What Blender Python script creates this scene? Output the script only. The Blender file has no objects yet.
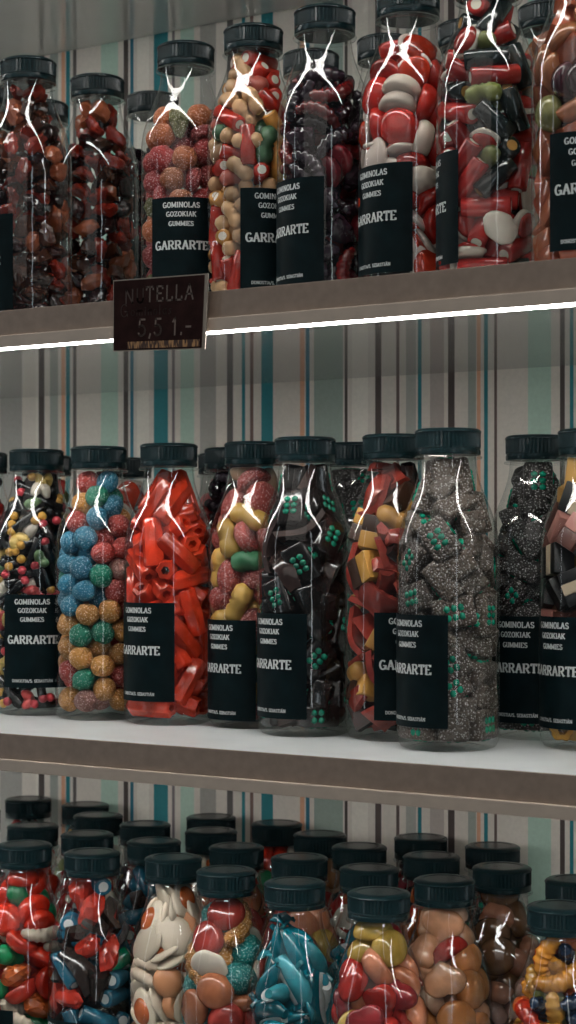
import bpy, bmesh, math, random
import numpy as np
from mathutils import Vector, Matrix, Quaternion

PI = math.pi
sc = bpy.context.scene
col = sc.collection

# ------------------------------------------------------------------ camera frame
F = 1800.0                       # focal length in pixels of the 576x1024 frame
HOR = 547.6                      # image row of eye level
EYE = 1.45
PSI = math.atan(F / 2827.0)      # camera turned left of the wall's normal
CS, SN = math.cos(PSI), math.sin(PSI)
P_EDGE, P_WALL = 0.9358, 1.282    # distance to the shelf fronts and to the papered wall
Z_MID, Z_TOP, Z_BOT = EYE - .1274, EYE + .1624, EYE - .4298
Z_UP = 1.9013 + .025
TH = .025
BH = .203                        # bottle height with cap


def ground(c, z):
    u = (c - 288) / F
    return z * (-SN + u * CS), z * (CS + u * SN)


def wall_x(px, p=P_WALL):
    u = (px - 288) / F
    return p / (CS + u * SN) * (-SN + u * CS)


# ------------------------------------------------------------------ materials
def nodes_of(name):
    m = bpy.data.materials.new(name)
    m.use_nodes = True
    nt = m.node_tree
    return m, nt, nt.nodes['Principled BSDF']


def plain(name, c, rough=.5, metal=0., spec=.5, coat=0., coat_rough=.1):
    m, nt, b = nodes_of(name)
    b.inputs['Base Color'].default_value = (*c, 1)
    b.inputs['Roughness'].default_value = rough
    b.inputs['Metallic'].default_value = metal
    b.inputs['Specular IOR Level'].default_value = spec
    b.inputs['Coat Weight'].default_value = coat
    b.inputs['Coat Roughness'].default_value = coat_rough
    return m


def noisy(name, c, rough=.5, scale=40, amount=.15, bump=0., bscale=200, spec=.5, coat=0.):
    m = plain(name, c, rough, spec=spec, coat=coat, coat_rough=.05)
    nt = m.node_tree
    b = nt.nodes['Principled BSDF']
    tc = nt.nodes.new('ShaderNodeTexCoord')
    n = nt.nodes.new('ShaderNodeTexNoise')
    n.inputs['Scale'].default_value = scale
    n.inputs['Detail'].default_value = 4
    nt.links.new(tc.outputs['Object'], n.inputs['Vector'])
    r = nt.nodes.new('ShaderNodeValToRGB')
    r.color_ramp.elements[0].position = .3
    r.color_ramp.elements[1].position = .7
    r.color_ramp.elements[0].color = (*[x * (1 - amount) for x in c], 1)
    r.color_ramp.elements[1].color = (*[min(1, x * (1 + amount)) for x in c], 1)
    nt.links.new(n.outputs['Fac'], r.inputs['Fac'])
    nt.links.new(r.outputs['Color'], b.inputs['Base Color'])
    if bump:
        n2 = nt.nodes.new('ShaderNodeTexNoise')
        n2.inputs['Scale'].default_value = bscale
        nt.links.new(tc.outputs['Object'], n2.inputs['Vector'])
        bp = nt.nodes.new('ShaderNodeBump')
        bp.inputs['Strength'].default_value = bump
        bp.inputs['Distance'].default_value = .0006
        nt.links.new(n2.outputs['Fac'], bp.inputs['Height'])
        nt.links.new(bp.outputs['Normal'], b.inputs['Normal'])
    return m


_gm = {}


def gummy(c, kind='gloss'):
    """kind: gloss (smooth jelly), soft (matte chew), sugar (sugar coated)"""
    key = (tuple(c), kind)
    if key in _gm:
        return _gm[key]
    m, nt, b = nodes_of('candy_' + kind)
    tc = nt.nodes.new('ShaderNodeTexCoord')
    oi = nt.nodes.new('ShaderNodeObjectInfo')
    hsv = nt.nodes.new('ShaderNodeHueSaturation')
    mr = nt.nodes.new('ShaderNodeMapRange')
    mr.inputs['To Min'].default_value = .6
    mr.inputs['To Max'].default_value = 1.22
    nt.links.new(oi.outputs['Random'], mr.inputs['Value'])
    nt.links.new(mr.outputs['Result'], hsv.inputs['Value'])
    hsv.inputs['Color'].default_value = (*[x * .82 for x in c], 1)
    hsv.inputs['Hue'].default_value = .5
    last = hsv.outputs['Color']
    if kind == 'sugar':
        v = nt.nodes.new('ShaderNodeTexVoronoi')
        v.inputs['Scale'].default_value = 640
        nt.links.new(tc.outputs['Object'], v.inputs['Vector'])
        r = nt.nodes.new('ShaderNodeValToRGB')
        r.color_ramp.elements[0].position = .16
        r.color_ramp.elements[0].color = (1, 1, 1, 1)
        r.color_ramp.elements[1].position = .40
        r.color_ramp.elements[1].color = (0, 0, 0, 1)
        nt.links.new(v.outputs['Distance'], r.inputs['Fac'])
        mx = nt.nodes.new('ShaderNodeMix')
        mx.data_type = 'RGBA'
        ml = nt.nodes.new('ShaderNodeMath')
        ml.operation = 'MULTIPLY'
        ml.inputs[1].default_value = .85
        nt.links.new(r.outputs['Color'], ml.inputs[0])
        nt.links.new(ml.outputs[0], mx.inputs[0])
        nt.links.new(last, mx.inputs[6])
        mx.inputs[7].default_value = (*[min(1, .40 + .9 * x) for x in c], 1)
        last = mx.outputs[2]
        bp = nt.nodes.new('ShaderNodeBump')
        bp.inputs['Strength'].default_value = 1.
        bp.inputs['Distance'].default_value = .0010
        nt.links.new(v.outputs['Distance'], bp.inputs['Height'])
        nt.links.new(bp.outputs['Normal'], b.inputs['Normal'])
        b.inputs['Roughness'].default_value = .38
    elif kind == 'gloss':
        n0 = nt.nodes.new('ShaderNodeTexNoise')
        n0.inputs['Scale'].default_value = 60
        n0.inputs['Detail'].default_value = 3
        nt.links.new(tc.outputs['Object'], n0.inputs['Vector'])
        m0 = nt.nodes.new('ShaderNodeMapRange')
        m0.inputs['From Min'].default_value = .35
        m0.inputs['From Max'].default_value = .65
        m0.inputs['To Min'].default_value = .72
        m0.inputs['To Max'].default_value = 1.25
        nt.links.new(n0.outputs['Fac'], m0.inputs['Value'])
        h2 = nt.nodes.new('ShaderNodeHueSaturation')
        nt.links.new(m0.outputs['Result'], h2.inputs['Value'])
        nt.links.new(last, h2.inputs['Color'])
        last = h2.outputs['Color']
        n = nt.nodes.new('ShaderNodeTexNoise')
        n.inputs['Scale'].default_value = 120
        nt.links.new(tc.outputs['Object'], n.inputs['Vector'])
        bp = nt.nodes.new('ShaderNodeBump')
        bp.inputs['Strength'].default_value = .35
        bp.inputs['Distance'].default_value = .0012
        nt.links.new(n.outputs['Fac'], bp.inputs['Height'])
        nt.links.new(bp.outputs['Normal'], b.inputs['Normal'])
        b.inputs['Roughness'].default_value = .16
        b.inputs['Coat Weight'].default_value = .5
    else:
        b.inputs['Roughness'].default_value = .42
    nt.links.new(last, b.inputs['Base Color'])
    # jelly lets some light through: thin translucent share
    tr = nt.nodes.new('ShaderNodeBsdfTranslucent')
    nt.links.new(last, tr.inputs['Color'])
    ms = nt.nodes.new('ShaderNodeMixShader')
    ms.inputs[0].default_value = {'gloss': .28, 'soft': .1, 'sugar': .18}[kind]
    nt.links.new(b.outputs[0], ms.inputs[1])
    nt.links.new(tr.outputs[0], ms.inputs[2])
    nt.links.new(ms.outputs[0], nt.nodes['Material Output'].inputs['Surface'])
    _gm[key] = m
    return m


def clear_plastic():
    m = bpy.data.materials.new('clear_plastic')
    m.use_nodes = True
    nt = m.node_tree
    nt.nodes.remove(nt.nodes['Principled BSDF'])
    out = nt.nodes['Material Output']
    lw = nt.nodes.new('ShaderNodeLayerWeight')
    lw.inputs['Blend'].default_value = .5
    p = nt.nodes.new('ShaderNodeMath'); p.operation = 'POWER'; p.inputs[1].default_value = 3.6
    a = nt.nodes.new('ShaderNodeMath'); a.operation = 'MULTIPLY_ADD'
    a.inputs[1].default_value = .60; a.inputs[2].default_value = .036
    tr = nt.nodes.new('ShaderNodeBsdfTransparent'); tr.inputs[0].default_value = (.955, .972, .968, 1)
    gl = nt.nodes.new('ShaderNodeBsdfGlossy'); gl.inputs['Roughness'].default_value = .05
    tc = nt.nodes.new('ShaderNodeTexCoord')
    n = nt.nodes.new('ShaderNodeTexNoise'); n.inputs['Scale'].default_value = 34
    n.inputs['Detail'].default_value = 1.5
    bp = nt.nodes.new('ShaderNodeBump'); bp.inputs['Strength'].default_value = .35
    bp.inputs['Distance'].default_value = .0022
    L = nt.links.new
    L(tc.outputs['Object'], n.inputs['Vector']); L(n.outputs['Fac'], bp.inputs['Height'])
    L(bp.outputs['Normal'], gl.inputs['Normal'])
    L(lw.outputs['Facing'], p.inputs[0]); L(p.outputs[0], a.inputs[0])
    ms = nt.nodes.new('ShaderNodeMixShader')
    L(a.outputs[0], ms.inputs[0]); L(tr.outputs[0], ms.inputs[1]); L(gl.outputs[0], ms.inputs[2])
    L(ms.outputs[0], out.inputs['Surface'])
    return m


def emitter(name, c, s):
    m = bpy.data.materials.new(name)
    m.use_nodes = True
    nt = m.node_tree
    nt.nodes.remove(nt.nodes['Principled BSDF'])
    e = nt.nodes.new('ShaderNodeEmission')
    e.inputs[0].default_value = (*c, 1)
    e.inputs[1].default_value = s
    nt.links.new(e.outputs[0], nt.nodes['Material Output'].inputs['Surface'])
    return m


M_CLEAR = clear_plastic()
M_CAP = plain('dark_cap_plastic', (.0032, .0115, .0135), .26, spec=.36)
M_LABEL = noisy('black_label_paper', (.0022, .0070, .0085), .5, 60, .3, spec=.07)
M_INK = plain('pale_grey_ink', (.50, .53, .52), .6)
M_SHELF = noisy('white_laminate_shelf', (.61, .645, .645), .28, 30, .05)
M_UNDER = noisy('grey_glossy_underside', (.42, .41, .39), .07, 12, .05, spec=.8, coat=.35)
M_EDGE = noisy('brown_grey_shelf_edge', (.30, .225, .175), .45, 160, .1)
M_LIP = noisy('beige_lip', (.56, .46, .375), .4, 90, .06)
M_LED = emitter('led_strip_light', (1.0, .97, .93), 33.0)
M_PROFILE = plain('aluminium_profile', (.6, .58, .55), .4, .6)


# ------------------------------------------------------------------ mesh helpers
def link(name, me, parent=None, smooth=False):
    o = bpy.data.objects.new(name, me)
    col.objects.link(o)
    if parent:
        o.parent = parent
    return o


def mesh_from(name, bm, mats, smooth=True, angle=40):
    me = bpy.data.meshes.new(name)
    bmesh.ops.recalc_face_normals(bm, faces=bm.faces)
    bm.to_mesh(me)
    bm.free()
    for m in mats:
        me.materials.append(m)
    if smooth:
        for p in me.polygons:
            p.use_smooth = True
        me.set_sharp_from_angle(angle=math.radians(angle))
    return me


def tag(o, label, cat, group=None):
    o['label'] = label
    o['category'] = cat
    if group:
        o['group'] = group
    return o


def struct(o):
    o['kind'] = 'structure'
    return o


def lathe(bm, prof, n=48, closed_top=False, closed_bottom=False, mat=0, flute=None):
    rings = []
    for (r, z) in prof:
        ring = []
        for k in range(n):
            a = 2 * PI * k / n
            rr = r if flute is None else flute(r, z, k, a)
            ring.append(bm.verts.new((rr * math.cos(a), rr * math.sin(a), z)))
        rings.append(ring)
    for i in range(len(rings) - 1):
        for k in range(n):
            f = bm.faces.new((rings[i][k], rings[i][(k + 1) % n], rings[i + 1][(k + 1) % n], rings[i + 1][k]))
            f.material_index = mat
    if closed_bottom:
        bm.faces.new(list(reversed(rings[0]))).material_index = mat
    if closed_top:
        bm.faces.new(rings[-1]).material_index = mat
    return rings


def box(bm, x0, x1, y0, y1, z0, z1, mat=0, bevel=0.):
    r = bmesh.ops.create_cube(bm, size=1)
    vs = r['verts']
    for v in vs:
        v.co = Vector(((x0 + x1) / 2 + v.co.x * (x1 - x0), (y0 + y1) / 2 + v.co.y * (y1 - y0), (z0 + z1) / 2 + v.co.z * (z1 - z0)))
    fs = {f for v in vs for f in v.link_faces}
    for f in fs:
        f.material_index = mat
    if bevel:
        es = list({e for v in vs for e in v.link_edges})
        bmesh.ops.bevel(bm, geom=es, offset=bevel, segments=2, affect='EDGES', profile=.6, material=mat)


# ------------------------------------------------------------------ lettering
def A_(cx, cy, rx, ry, a0, a1, n=9):
    return [(cx + rx * math.cos(math.radians(a0 + (a1 - a0) * i / n)), cy + ry * math.sin(math.radians(a0 + (a1 - a0) * i / n))) for i in range(n + 1)]


GL = {  # glyph: (advance width, polylines)
    'A': (.80, [[(.08, 0), (.40, 1), (.72, 0)], [(.2, .36), (.6, .36)]]),
    'B': (.72, [[(.12, 0), (.12, 1)], [(.12, 1)] + A_(.38, .76, .24, .24, 90, -90) + [(.12, .52)], A_(.38, .26, .28, .26, 90, -90) + [(.12, 0)]]),
    'D': (.78, [[(.12, 0), (.12, 1)], [(.12, 1)] + A_(.34, .5, .34, .5, 90, -90) + [(.12, 0)]]),
    'E': (.68, [[(.12, 0), (.12, 1)], [(.12, 1), (.58, 1), (.58, .84)], [(.12, .52), (.46, .52)], [(.12, 0), (.60, 0), (.60, .18)]]),
    'G': (.82, [A_(.42, .5, .34, .5, 50, 345, 14), [(.46, .42), (.76, .42)], [(.74, .42), (.74, .04)]]),
    'I': (.36, [[(.18, 0), (.18, 1)]]),
    'K': (.80, [[(.12, 0), (.12, 1)], [(.66, 1), (.14, .44)], [(.32, .6), (.70, 0)]]),
    'L': (.66, [[(.12, 0), (.12, 1)], [(.12, 0), (.58, 0), (.58, .22)]]),
    'M': (.98, [[(.12, 0), (.12, 1), (.49, .15), (.86, 1), (.86, 0)]]),
    'N': (.84, [[(.12, 0), (.12, 1), (.72, 0), (.72, 1)]]),
    'O': (.84, [A_(.42, .5, .33, .5, 0, 360, 18)]),
    'R': (.80, [[(.12, 0), (.12, 1)], [(.12, 1)] + A_(.40, .75, .25, .25, 90, -90) + [(.12, .5)], [(.38, .5), (.70, 0)]]),
    'S': (.68, [A_(.34, .75, .23, .25, 20, 270, 9)[:-1] + A_(.34, .25, .25, .25, 90, -160, 10)]),
    'T': (.74, [[(.37, 0), (.37, 1)], [(.08, .82), (.08, 1), (.66, 1), (.66, .82)]]),
    'U': (.80, [[(.13, 1), (.13, .3)] + A_(.4, .3, .27, .3, 180, 360, 9) + [(.67, 1)]]),
    'Z': (.74, [[(.1, .82), (.1, 1), (.62, 1), (.1, 0), (.64, 0), (.64, .18)]]),
    '/': (.5, [[(.05, -.1), (.45, 1.1)]]), '.': (.26, [[(.12, 0), (.14, .1)]]), '-': (.5, [[(.08, .45), (.42, .45)]]),
    ',': (.26, [[(.16, .1), (.08, -.14)]]), ' ': (.4, []),
    'a': (.6, [A_(.28, .28, .2, .28, 0, 360, 10), [(.48, .56), (.5, 0)]]),
    'o': (.58, [A_(.28, .28, .22, .28, 0, 360, 10)]), 'm': (.9, [[(.1, 0), (.1, .56)], A_(.27, .36, .17, .2, 180, 0) + [(.44, 0)], A_(.61, .36, .17, .2, 180, 0) + [(.78, 0)]]),
    'i': (.28, [[(.12, 0), (.12, .56)], [(.12, .72), (.12, .8)]]), 'n': (.58, [[(.1, 0), (.1, .56)], A_(.28, .36, .18, .2, 180, 0) + [(.46, 0)]]),
    'l': (.28, [[(.12, 0), (.12, 1)]]), 's': (.5, [[(.4, .5), (.2, .56), (.1, .42), (.36, .22), (.3, .04), (.06, .04)]]),
    '5': (.66, [[(.54, 1), (.16, 1), (.13, .58)] + A_(.3, .32, .27, .31, 110, -150, 10)]),
    '1': (.46, [[(.1, .78), (.26, 1), (.26, 0)]]), "'": (.24, [[(.12, 1), (.12, .8)]]),
}
GL['Á'] = (.80, GL['A'][1] + [[(.36, 1.1), (.5, 1.3)]])


def text_quads(txt, h, thick=.19, thin=.10, serif=True, squeeze=1.0, gap=.10):
    """2-D quads (list of 4 (u, v)) of a line of text, centred on u = 0, baseline v = 0"""
    quads = []
    x = 0.
    for ch in txt:
        adv, pls = GL[ch]
        for pl in pls:
            for i in range(len(pl) - 1):
                (ax, ay), (bx, by) = pl[i], pl[i + 1]
                dx, dy = bx - ax, by - ay
                l = math.hypot(dx, dy) or 1e-6
                w = (thin + (thick - thin) * (abs(dy) / l)) / 2
                ex, ey = dx / l * thin * .4, dy / l * thin * .4
                nx, ny = -dy / l * w, dx / l * w
                quads.append([(x + ax - ex + nx, ay - ey + ny), (x + bx + ex + nx, by + ey + ny),
                              (x + bx + ex - nx, by + ey - ny), (x + ax - ex - nx, ay - ey - ny)])
            if serif:
                for (px, py), (qx, qy) in ((pl[0], pl[1]), (pl[-1], pl[-2])):
                    if py in (0, 1) and abs(qy - py) > abs(qx - px):
                        s = .06 if py == 0 else -.06
                        quads.append([(x + px - .17, py - .03 + s * .5), (x + px + .17, py - .03 + s * .5),
                                      (x + px + .17, py + .06 + s * .5), (x + px - .17, py + .06 + s * .5)])
        x += adv + gap
    x -= gap
    return [[((u - x / 2) * h * squeeze, v * h) for u, v in q] for q in quads], x * h * squeeze


# ------------------------------------------------------------------ the bottle
def body_profile():
    pts = [(0, .0045), (.012, .0035), (.022, .0012), (.0265, .0), (.0300, .0012), (.0320, .0045), (.0327, .0095),
           (.0327, .0400), (.0327, .0800), (.0327, .1150), (.0327, .1215), (.0323, .1235), (.0325, .1262), (.0322, .1320), (.0313, .1380),
           (.0298, .1440), (.0276, .1505), (.0250, .1570), (.0224, .1635), (.0203, .1695), (.0188, .1755), (.0181, .1815),
           (.0180, .1835)]
    return pts


def inner_r(z):
    p = body_profile()[6:]
    zs = [q[1] for q in p]
    rs = [q[0] for q in p]
    return np.interp(z, zs, rs, left=.0315) - .0012


def build_bottle_meshes():
    bm = bmesh.new()
    lathe(bm, body_profile()[1:], 56, closed_bottom=True)
    body = mesh_from('bottle_body', bm, [M_CLEAR], True, 80)
    bm = bmesh.new()
    ring = [(.0182, .1832), (.0215, .1838), (.0219, .1845), (.0215, .1853), (.0182, .1858)]
    lathe(bm, ring, 56)
    # threaded throat that disappears into the cap
    lathe(bm, [(.0178, .1835), (.0178, .1950)], 40)
    neck = mesh_from('neck_ring', bm, [M_CLEAR], True, 50)
    bm = bmesh.new()
    n = 96
    z0 = .1862

    def fl(r, z, k, a):
        return r - (.0011 if (k % 2) else 0) if ((.1908 < z < .2002)) else r
    prof = [(.0175, z0), (.0205, z0), (.0207, z0 + .0004), (.0207, z0 + .0030), (.0203, z0 + .0034), (.0203, z0 + .0040),
            (.0208, z0 + .0044), (.0208, .1911), (.0208, .2000), (.0212, .2004), (.0212, .2010), (.0206, .2019), (.0190, .2028), (.0150, .2030), (.0145, .2027), (.0002, .2027)]
    lathe(bm, prof, n, closed_top=True, closed_bottom=True, flute=fl)
    cap = mesh_from('cap', bm, [M_CAP], True, 28)
    # label: a paper band wrapped round the body
    bm = bmesh.new()
    R1, R0 = .03298, .03274
    half = math.radians(47)
    ns = 24
    rows = []
    for j in range(ns + 1):
        a = -half + 2 * half * j / ns
        rows.append([bm.verts.new((r * math.cos(a), r * math.sin(a), z)) for r, z in ((R0, .0125), (R1, .0125), (R1, .0830), (R0, .0830))])
    for j in range(ns):
        for k in range(4):
            bm.faces.new((rows[j][k], rows[j + 1][k], rows[j + 1][(k + 1) % 4], rows[j][(k + 1) % 4]))
    bm.faces.new(rows[0]); bm.faces.new(list(reversed(rows[-1])))
    label = mesh_from('label', bm, [M_LABEL], True, 40)
    off = -.0035
    lines = []
    for txt, h, z, sq in (('GOMINOLAS', .0036, .0757, .93), ('GOZOKIAK', .0033, .0693, .93), ('GUMMIES', .0031, .0626, .88),
                          ('GARRARTE', .0058, .0460, .97), ('DONOSTIA/S. SEBASTIÁN', .0020, .0168, .86)):
        bm = bmesh.new()
        q, w = text_quads(txt, h, thick=.24 if h > .0025 else .22, thin=.11 if h > .0025 else .13)
        for quad in q:
            vs = []
            for u, v in quad:
                a = (u + off) / .0335
                vs.append(bm.verts.new((.03310 * math.cos(a), .03310 * math.sin(a), z + v)))
            bm.faces.new(vs)
        bm.normal_update()
        for f in list(bm.faces):
            c = f.calc_center_median()
            if f.normal.x * c.x + f.normal.y * c.y < 0:
                f.normal_flip()
        me = bpy.data.meshes.new('lettering')
        bm.to_mesh(me); bm.free(); me.materials.append(M_INK)
        lines.append(me)
    return body, neck, cap, label, lines


B_BODY, B_NECK, B_CAP, B_LABEL, B_TEXT = build_bottle_meshes()


LABEL_SHIFT = {'licorice': .009, 'redtubes': .005, 'ovals': -.0065, 'sugarbrick': .0025, 'redbelt': .002, 'sugardark': -.001, 'stripes': .001,
               'sugarred': .004, 'sticks': .002, 'darkred': .001, 'hearts': .0025, 'redmix': .002, 'orange': .002}


def bottle(x, y, z, label_deg, label, group, dz=0.):
    root = bpy.data.objects.new('candy_bottle', None)
    col.objects.link(root)
    root.empty_display_size = .02
    root.location = (x, y, z)
    tag(root, label, 'bottle', group)
    link('bottle_body', B_BODY, root)
    link('neck_ring', B_NECK, root)
    c = link('cap', B_CAP, root)
    c.rotation_euler.z = random.random() * 6
    a = math.atan2(-y, -x) + math.radians(label_deg)
    lb = link('label', B_LABEL, root)
    lb.rotation_euler.z = a
    lb.location.z = dz
    for me in B_TEXT:
        link('lettering', me, lb)
    return root


# ------------------------------------------------------------------ candy shapes
rnd = random.Random(4)


def blob(bm, rx, ry, rz, sub=2, fn=None, mat=0, centre=(0, 0, 0)):
    r = bmesh.ops.create_icosphere(bm, subdivisions=sub, radius=1)
    for v in r['verts']:
        p = v.co.copy()
        k = 1 if fn is None else fn(p)
        v.co = Vector((centre[0] + p.x * rx * k, centre[1] + p.y * ry * k, centre[2] + p.z * rz * k))
    for f in {f for v in r['verts'] for f in v.link_faces}:
        f.material_index = mat


def sweep(bm, pts, radii, n=10, mat=0, flat=1.0):
    """tube along pts (3-D) with radius per point; closed ends"""
    P = [Vector(p) for p in pts]
    rings = []
    up = Vector((0, 0, 1))
    for i, p in enumerate(P):
        t = (P[min(i + 1, len(P) - 1)] - P[max(i - 1, 0)]).normalized()
        u = up.cross(t)
        if u.length < .1:
            u = Vector((1, 0, 0)).cross(t)
        u.normalize()
        w = t.cross(u)
        rings.append([bm.verts.new(p + (u * math.cos(2 * PI * k / n) + w * math.sin(2 * PI * k / n) * flat) * radii[i]) for k in range(n)])
    for i in range(len(rings) - 1):
        for k in range(n):
            bm.faces.new((rings[i][k], rings[i][(k + 1) % n], rings[i + 1][(k + 1) % n], rings[i + 1][k])).material_index = mat
    bm.faces.new(list(reversed(rings[0]))).material_index = mat
    bm.faces.new(rings[-1]).material_index = mat


def c_tube(c, kind='gloss'):          # fluted hollow licorice tube
    bm = bmesh.new()
    n, L = 24, .0180

    def ring(r, z, fl):
        return [bm.verts.new((r * (1 + fl * math.cos(6 * 2 * PI * k / n)) * math.cos(2 * PI * k / n),
                              r * (1 + fl * math.cos(6 * 2 * PI * k / n)) * math.sin(2 * PI * k / n), z)) for k in range(n)]
    rs = [ring(.0030, -L, .12), ring(.0062, -L, .10), ring(.0070, -L + .001, .12), ring(.0072, 0, .12), ring(.0070, L - .001, .12), ring(.0062, L, .10), ring(.0030, L, .12), ring(.0027, L - .004, .12), ring(.0027, -L + .004, .12)]
    for i in range(len(rs)):
        a, b = rs[i], rs[(i + 1) % len(rs)]
        for k in range(n):
            bm.faces.new((a[k], a[(k + 1) % n], b[(k + 1) % n], b[k]))
    return [mesh_from('licorice_tube', bm, [gummy(c, kind)], True, 50)], [((0, 0, -.0112), .0068), ((0, 0, -.004), .0070), ((0, 0, .004), .0070), ((0, 0, .0112), .0068)]


def c_ball(c, r=.0093, kind='sugar', squash=.88):
    bm = bmesh.new()
    blob(bm, r, r, r * squash, 3, lambda p: 1 + .03 * math.sin(5 * p.x + 3 * p.y))
    return [mesh_from('sugar_ball', bm, [gummy(c, kind)], True, 180)], [((0, 0, 0), r * .95)]


def c_bean(c, r=.0056, l=.0062, kind='soft'):
    bm = bmesh.new()
    pts = [(0, .0012 * (1 - (t / l) ** 2), t) for t in np.linspace(-l - r * .8, l + r * .8, 9)]
    rad = [r * math.sqrt(max(.04, 1 - max(0, (abs(p[2]) - l) / r) ** 2)) if abs(p[2]) > l else r for p in pts]
    rad[0] = rad[-1] = r * .45
    sweep(bm, pts, rad, 12)
    return [mesh_from('jelly_bean', bm, [gummy(c, kind)], True, 180)], [((0, 0, -l * .8), r), ((0, 0, l * .8), r)]


def c_stick(c, core=(.8, .72, .6), r=.0066, L=.0145, kind='gloss'):   # filled licorice stick with pale core at the cut ends
    bm = bmesh.new()
    n = 18
    prof = [(r * .86, -L), (r, -L + .0008), (r, 0), (r, L - .0008), (r * .86, L)]
    rings = lathe(bm, prof, n)
    for end, s in ((rings[0], -1), (rings[-1], 1)):
        inner = [bm.verts.new((r * .56 * math.cos(2 * PI * k / n), r * .56 * math.sin(2 * PI * k / n), s * (L + .0002))) for k in range(n)]
        for k in range(n):
            bm.faces.new((end[k], end[(k + 1) % n], inner[(k + 1) % n], inner[k]))
        bm.faces.new(inner).material_index = 1
    return [mesh_from('filled_licorice_stick', bm, [gummy(c, kind), gummy(core, 'soft')], True, 50)], \
        [((0, 0, t), r * 1.0) for t in (-(L - r), 0, L - r)]


def c_rod(c, tip):                 # thin black rod with a coloured nub at its end
    bm = bmesh.new()
    L = .0175
    sweep(bm, [(0, 0, -L), (0, 0, -L + .0006), (.0004, 0, 0), (0, 0, L - .003), (0, 0, L - .002)], [.0030, .0036, .0036, .0036, .0026], 12)
    blob(bm, .0036, .0036, .0036, 2, None, 1, (0, 0, L - .0006))
    return [mesh_from('tipped_licorice_rod', bm, [gummy(c, 'gloss'), gummy(tip, 'soft')], True, 60)], [((0, 0, t), .0037) for t in (-.0140, -.0070, 0, .0070, .0140)]


def c_egg(c, yolk, r=.0125, y=.58):         # flat foam oval with a jelly dome on one side
    bm = bmesh.new()
    blob(bm, r, r * .80, .0038, 3, lambda p: 1 + .04 * math.sin(3 * p.x * 2 + p.y * 4), 0)
    blob(bm, r * y, r * y * .84, .0050, 3, None, 1, (r * .05, 0, .0022))
    return [mesh_from('egg_gummy', bm, [gummy(c, 'soft'), gummy(yolk, 'gloss')], True, 60)], \
        [((r * .55, 0, 0), .0045), ((-r * .55, 0, 0), .0045), ((0, r * .4, 0), .0045), ((0, -r * .4, 0), .0045), ((0, 0, .001), .005)]


def c_brick(c, stud, kind='sugar'):      # chunky block with a clover of green studs on one face
    bm = bmesh.new()
    a, b, h = .0140, .0100, .0078
    box(bm, -a, a, -b, b, -h, h, 0, .0028)
    for i in (-1, 0, 1):
        for j in (-1, 1):
            for sgn in (-1, 1):
                blob(bm, .0024, .0028, .0014, 1, None, 1, (i * .0046, j * .0029, sgn * h))
    for i in (-1, 1):
        for j in (-1, 1):
            blob(bm, .0025, .0014, .0025, 1, None, 1, (i * .0026 + .003, -b, j * .0026))
    return [mesh_from('studded_brick_gummy', bm, [gummy(c, kind), gummy(stud, 'gloss')], True, 60)], \
        [((i * .0064, j * .0024, 0), .0074) for i in (-1, 1) for j in (-1, 1)]


def c_slab(cs, kind='soft'):            # layered block
    bm = bmesh.new()
    k = len(cs)
    w = .0230 / k
    for i in range(k):
        box(bm, -.0115 + w * i, -.0115 + w * (i + 1), -.0102, .0102, -.0072, .0072, i, .0012)
    return [mesh_from('layered_block_gummy', bm, [gummy(q, kind) for q in cs], True, 40)], [((i * .0050, j * .0036, 0), .0070) for i in (-1, 1) for j in (-1, 1)]


def c_chunk(c, seed, kind='gloss', s=1.12):     # crumpled glossy lump
    bm = bmesh.new()
    r = random.Random(seed)
    ax = [Vector((r.uniform(-1, 1), r.uniform(-1, 1), r.uniform(-1, 1))).normalized() for _ in range(9)]
    off = [r.uniform(.5, .9) for _ in ax]
    ph = [(Vector((r.uniform(-1, 1), r.uniform(-1, 1), r.uniform(-1, 1))) * 6, r.uniform(0, 6)) for _ in range(4)]

    def fn(p):
        k = min([1.0] + [o / max(.01, p.dot(a)) if p.dot(a) > o else 1.0 for a, o in zip(ax, off)])
        w = sum(1 - abs(math.sin(p.dot(q) + t)) for q, t in ph) / 4
        return k * (.86 + .30 * (w - .4))
    blob(bm, .0150 * s, .0105 * s, .0086 * s, 3, fn)
    return [mesh_from('jelly_chunk', bm, [gummy(c, kind)], True, 26)], [((.0058 * s, 0, 0), .0076 * s), ((-.0058 * s, 0, 0), .0076 * s)]


def c_drop(c, kind='gloss', s=1.0, heart=False):   # domed gummy, round or heart shaped
    bm = bmesh.new()
    R, n, H = .0125 * s, 28, .0085 * s
    prof = [(0.0, -.45), (.82, -.45), (.96, -.36), (1.0, -.2), (.97, .0), (.86, .28), (.66, .46), (.4, .55), (.12, .58)]
    rings = []
    for (q, z) in prof:
        ring = []
        for k in range(n):
            a = 2 * PI * k / n
            hr = 1.0
            if heart:
                d = abs(math.atan2(math.sin(a - PI / 2), math.cos(a - PI / 2)))
                hr = .72 + .34 * math.sin(min(PI, d * 1.25 + .12)) + (.22 * max(0, (d - 2.5) / .64))
            ring.append(bm.verts.new((R * max(q, .02) * hr * math.cos(a), R * max(q, .02) * hr * math.sin(a) * .92, H * z * 1.3)))
        rings.append(ring)
    for i in range(len(rings) - 1):
        for k in range(n):
            bm.faces.new((rings[i][k], rings[i][(k + 1) % n], rings[i + 1][(k + 1) % n], rings[i + 1][k]))
    bm.faces.new(list(reversed(rings[0]))); bm.faces.new(rings[-1])
    name = 'heart_gummy' if heart else 'domed_gummy'
    return [mesh_from(name, bm, [gummy(c, kind)], True, 60)], [((R * .5 * math.cos(a), R * .5 * math.sin(a), 0), H * .66) for a in (0, PI / 2, PI, 3 * PI / 2)]


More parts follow.
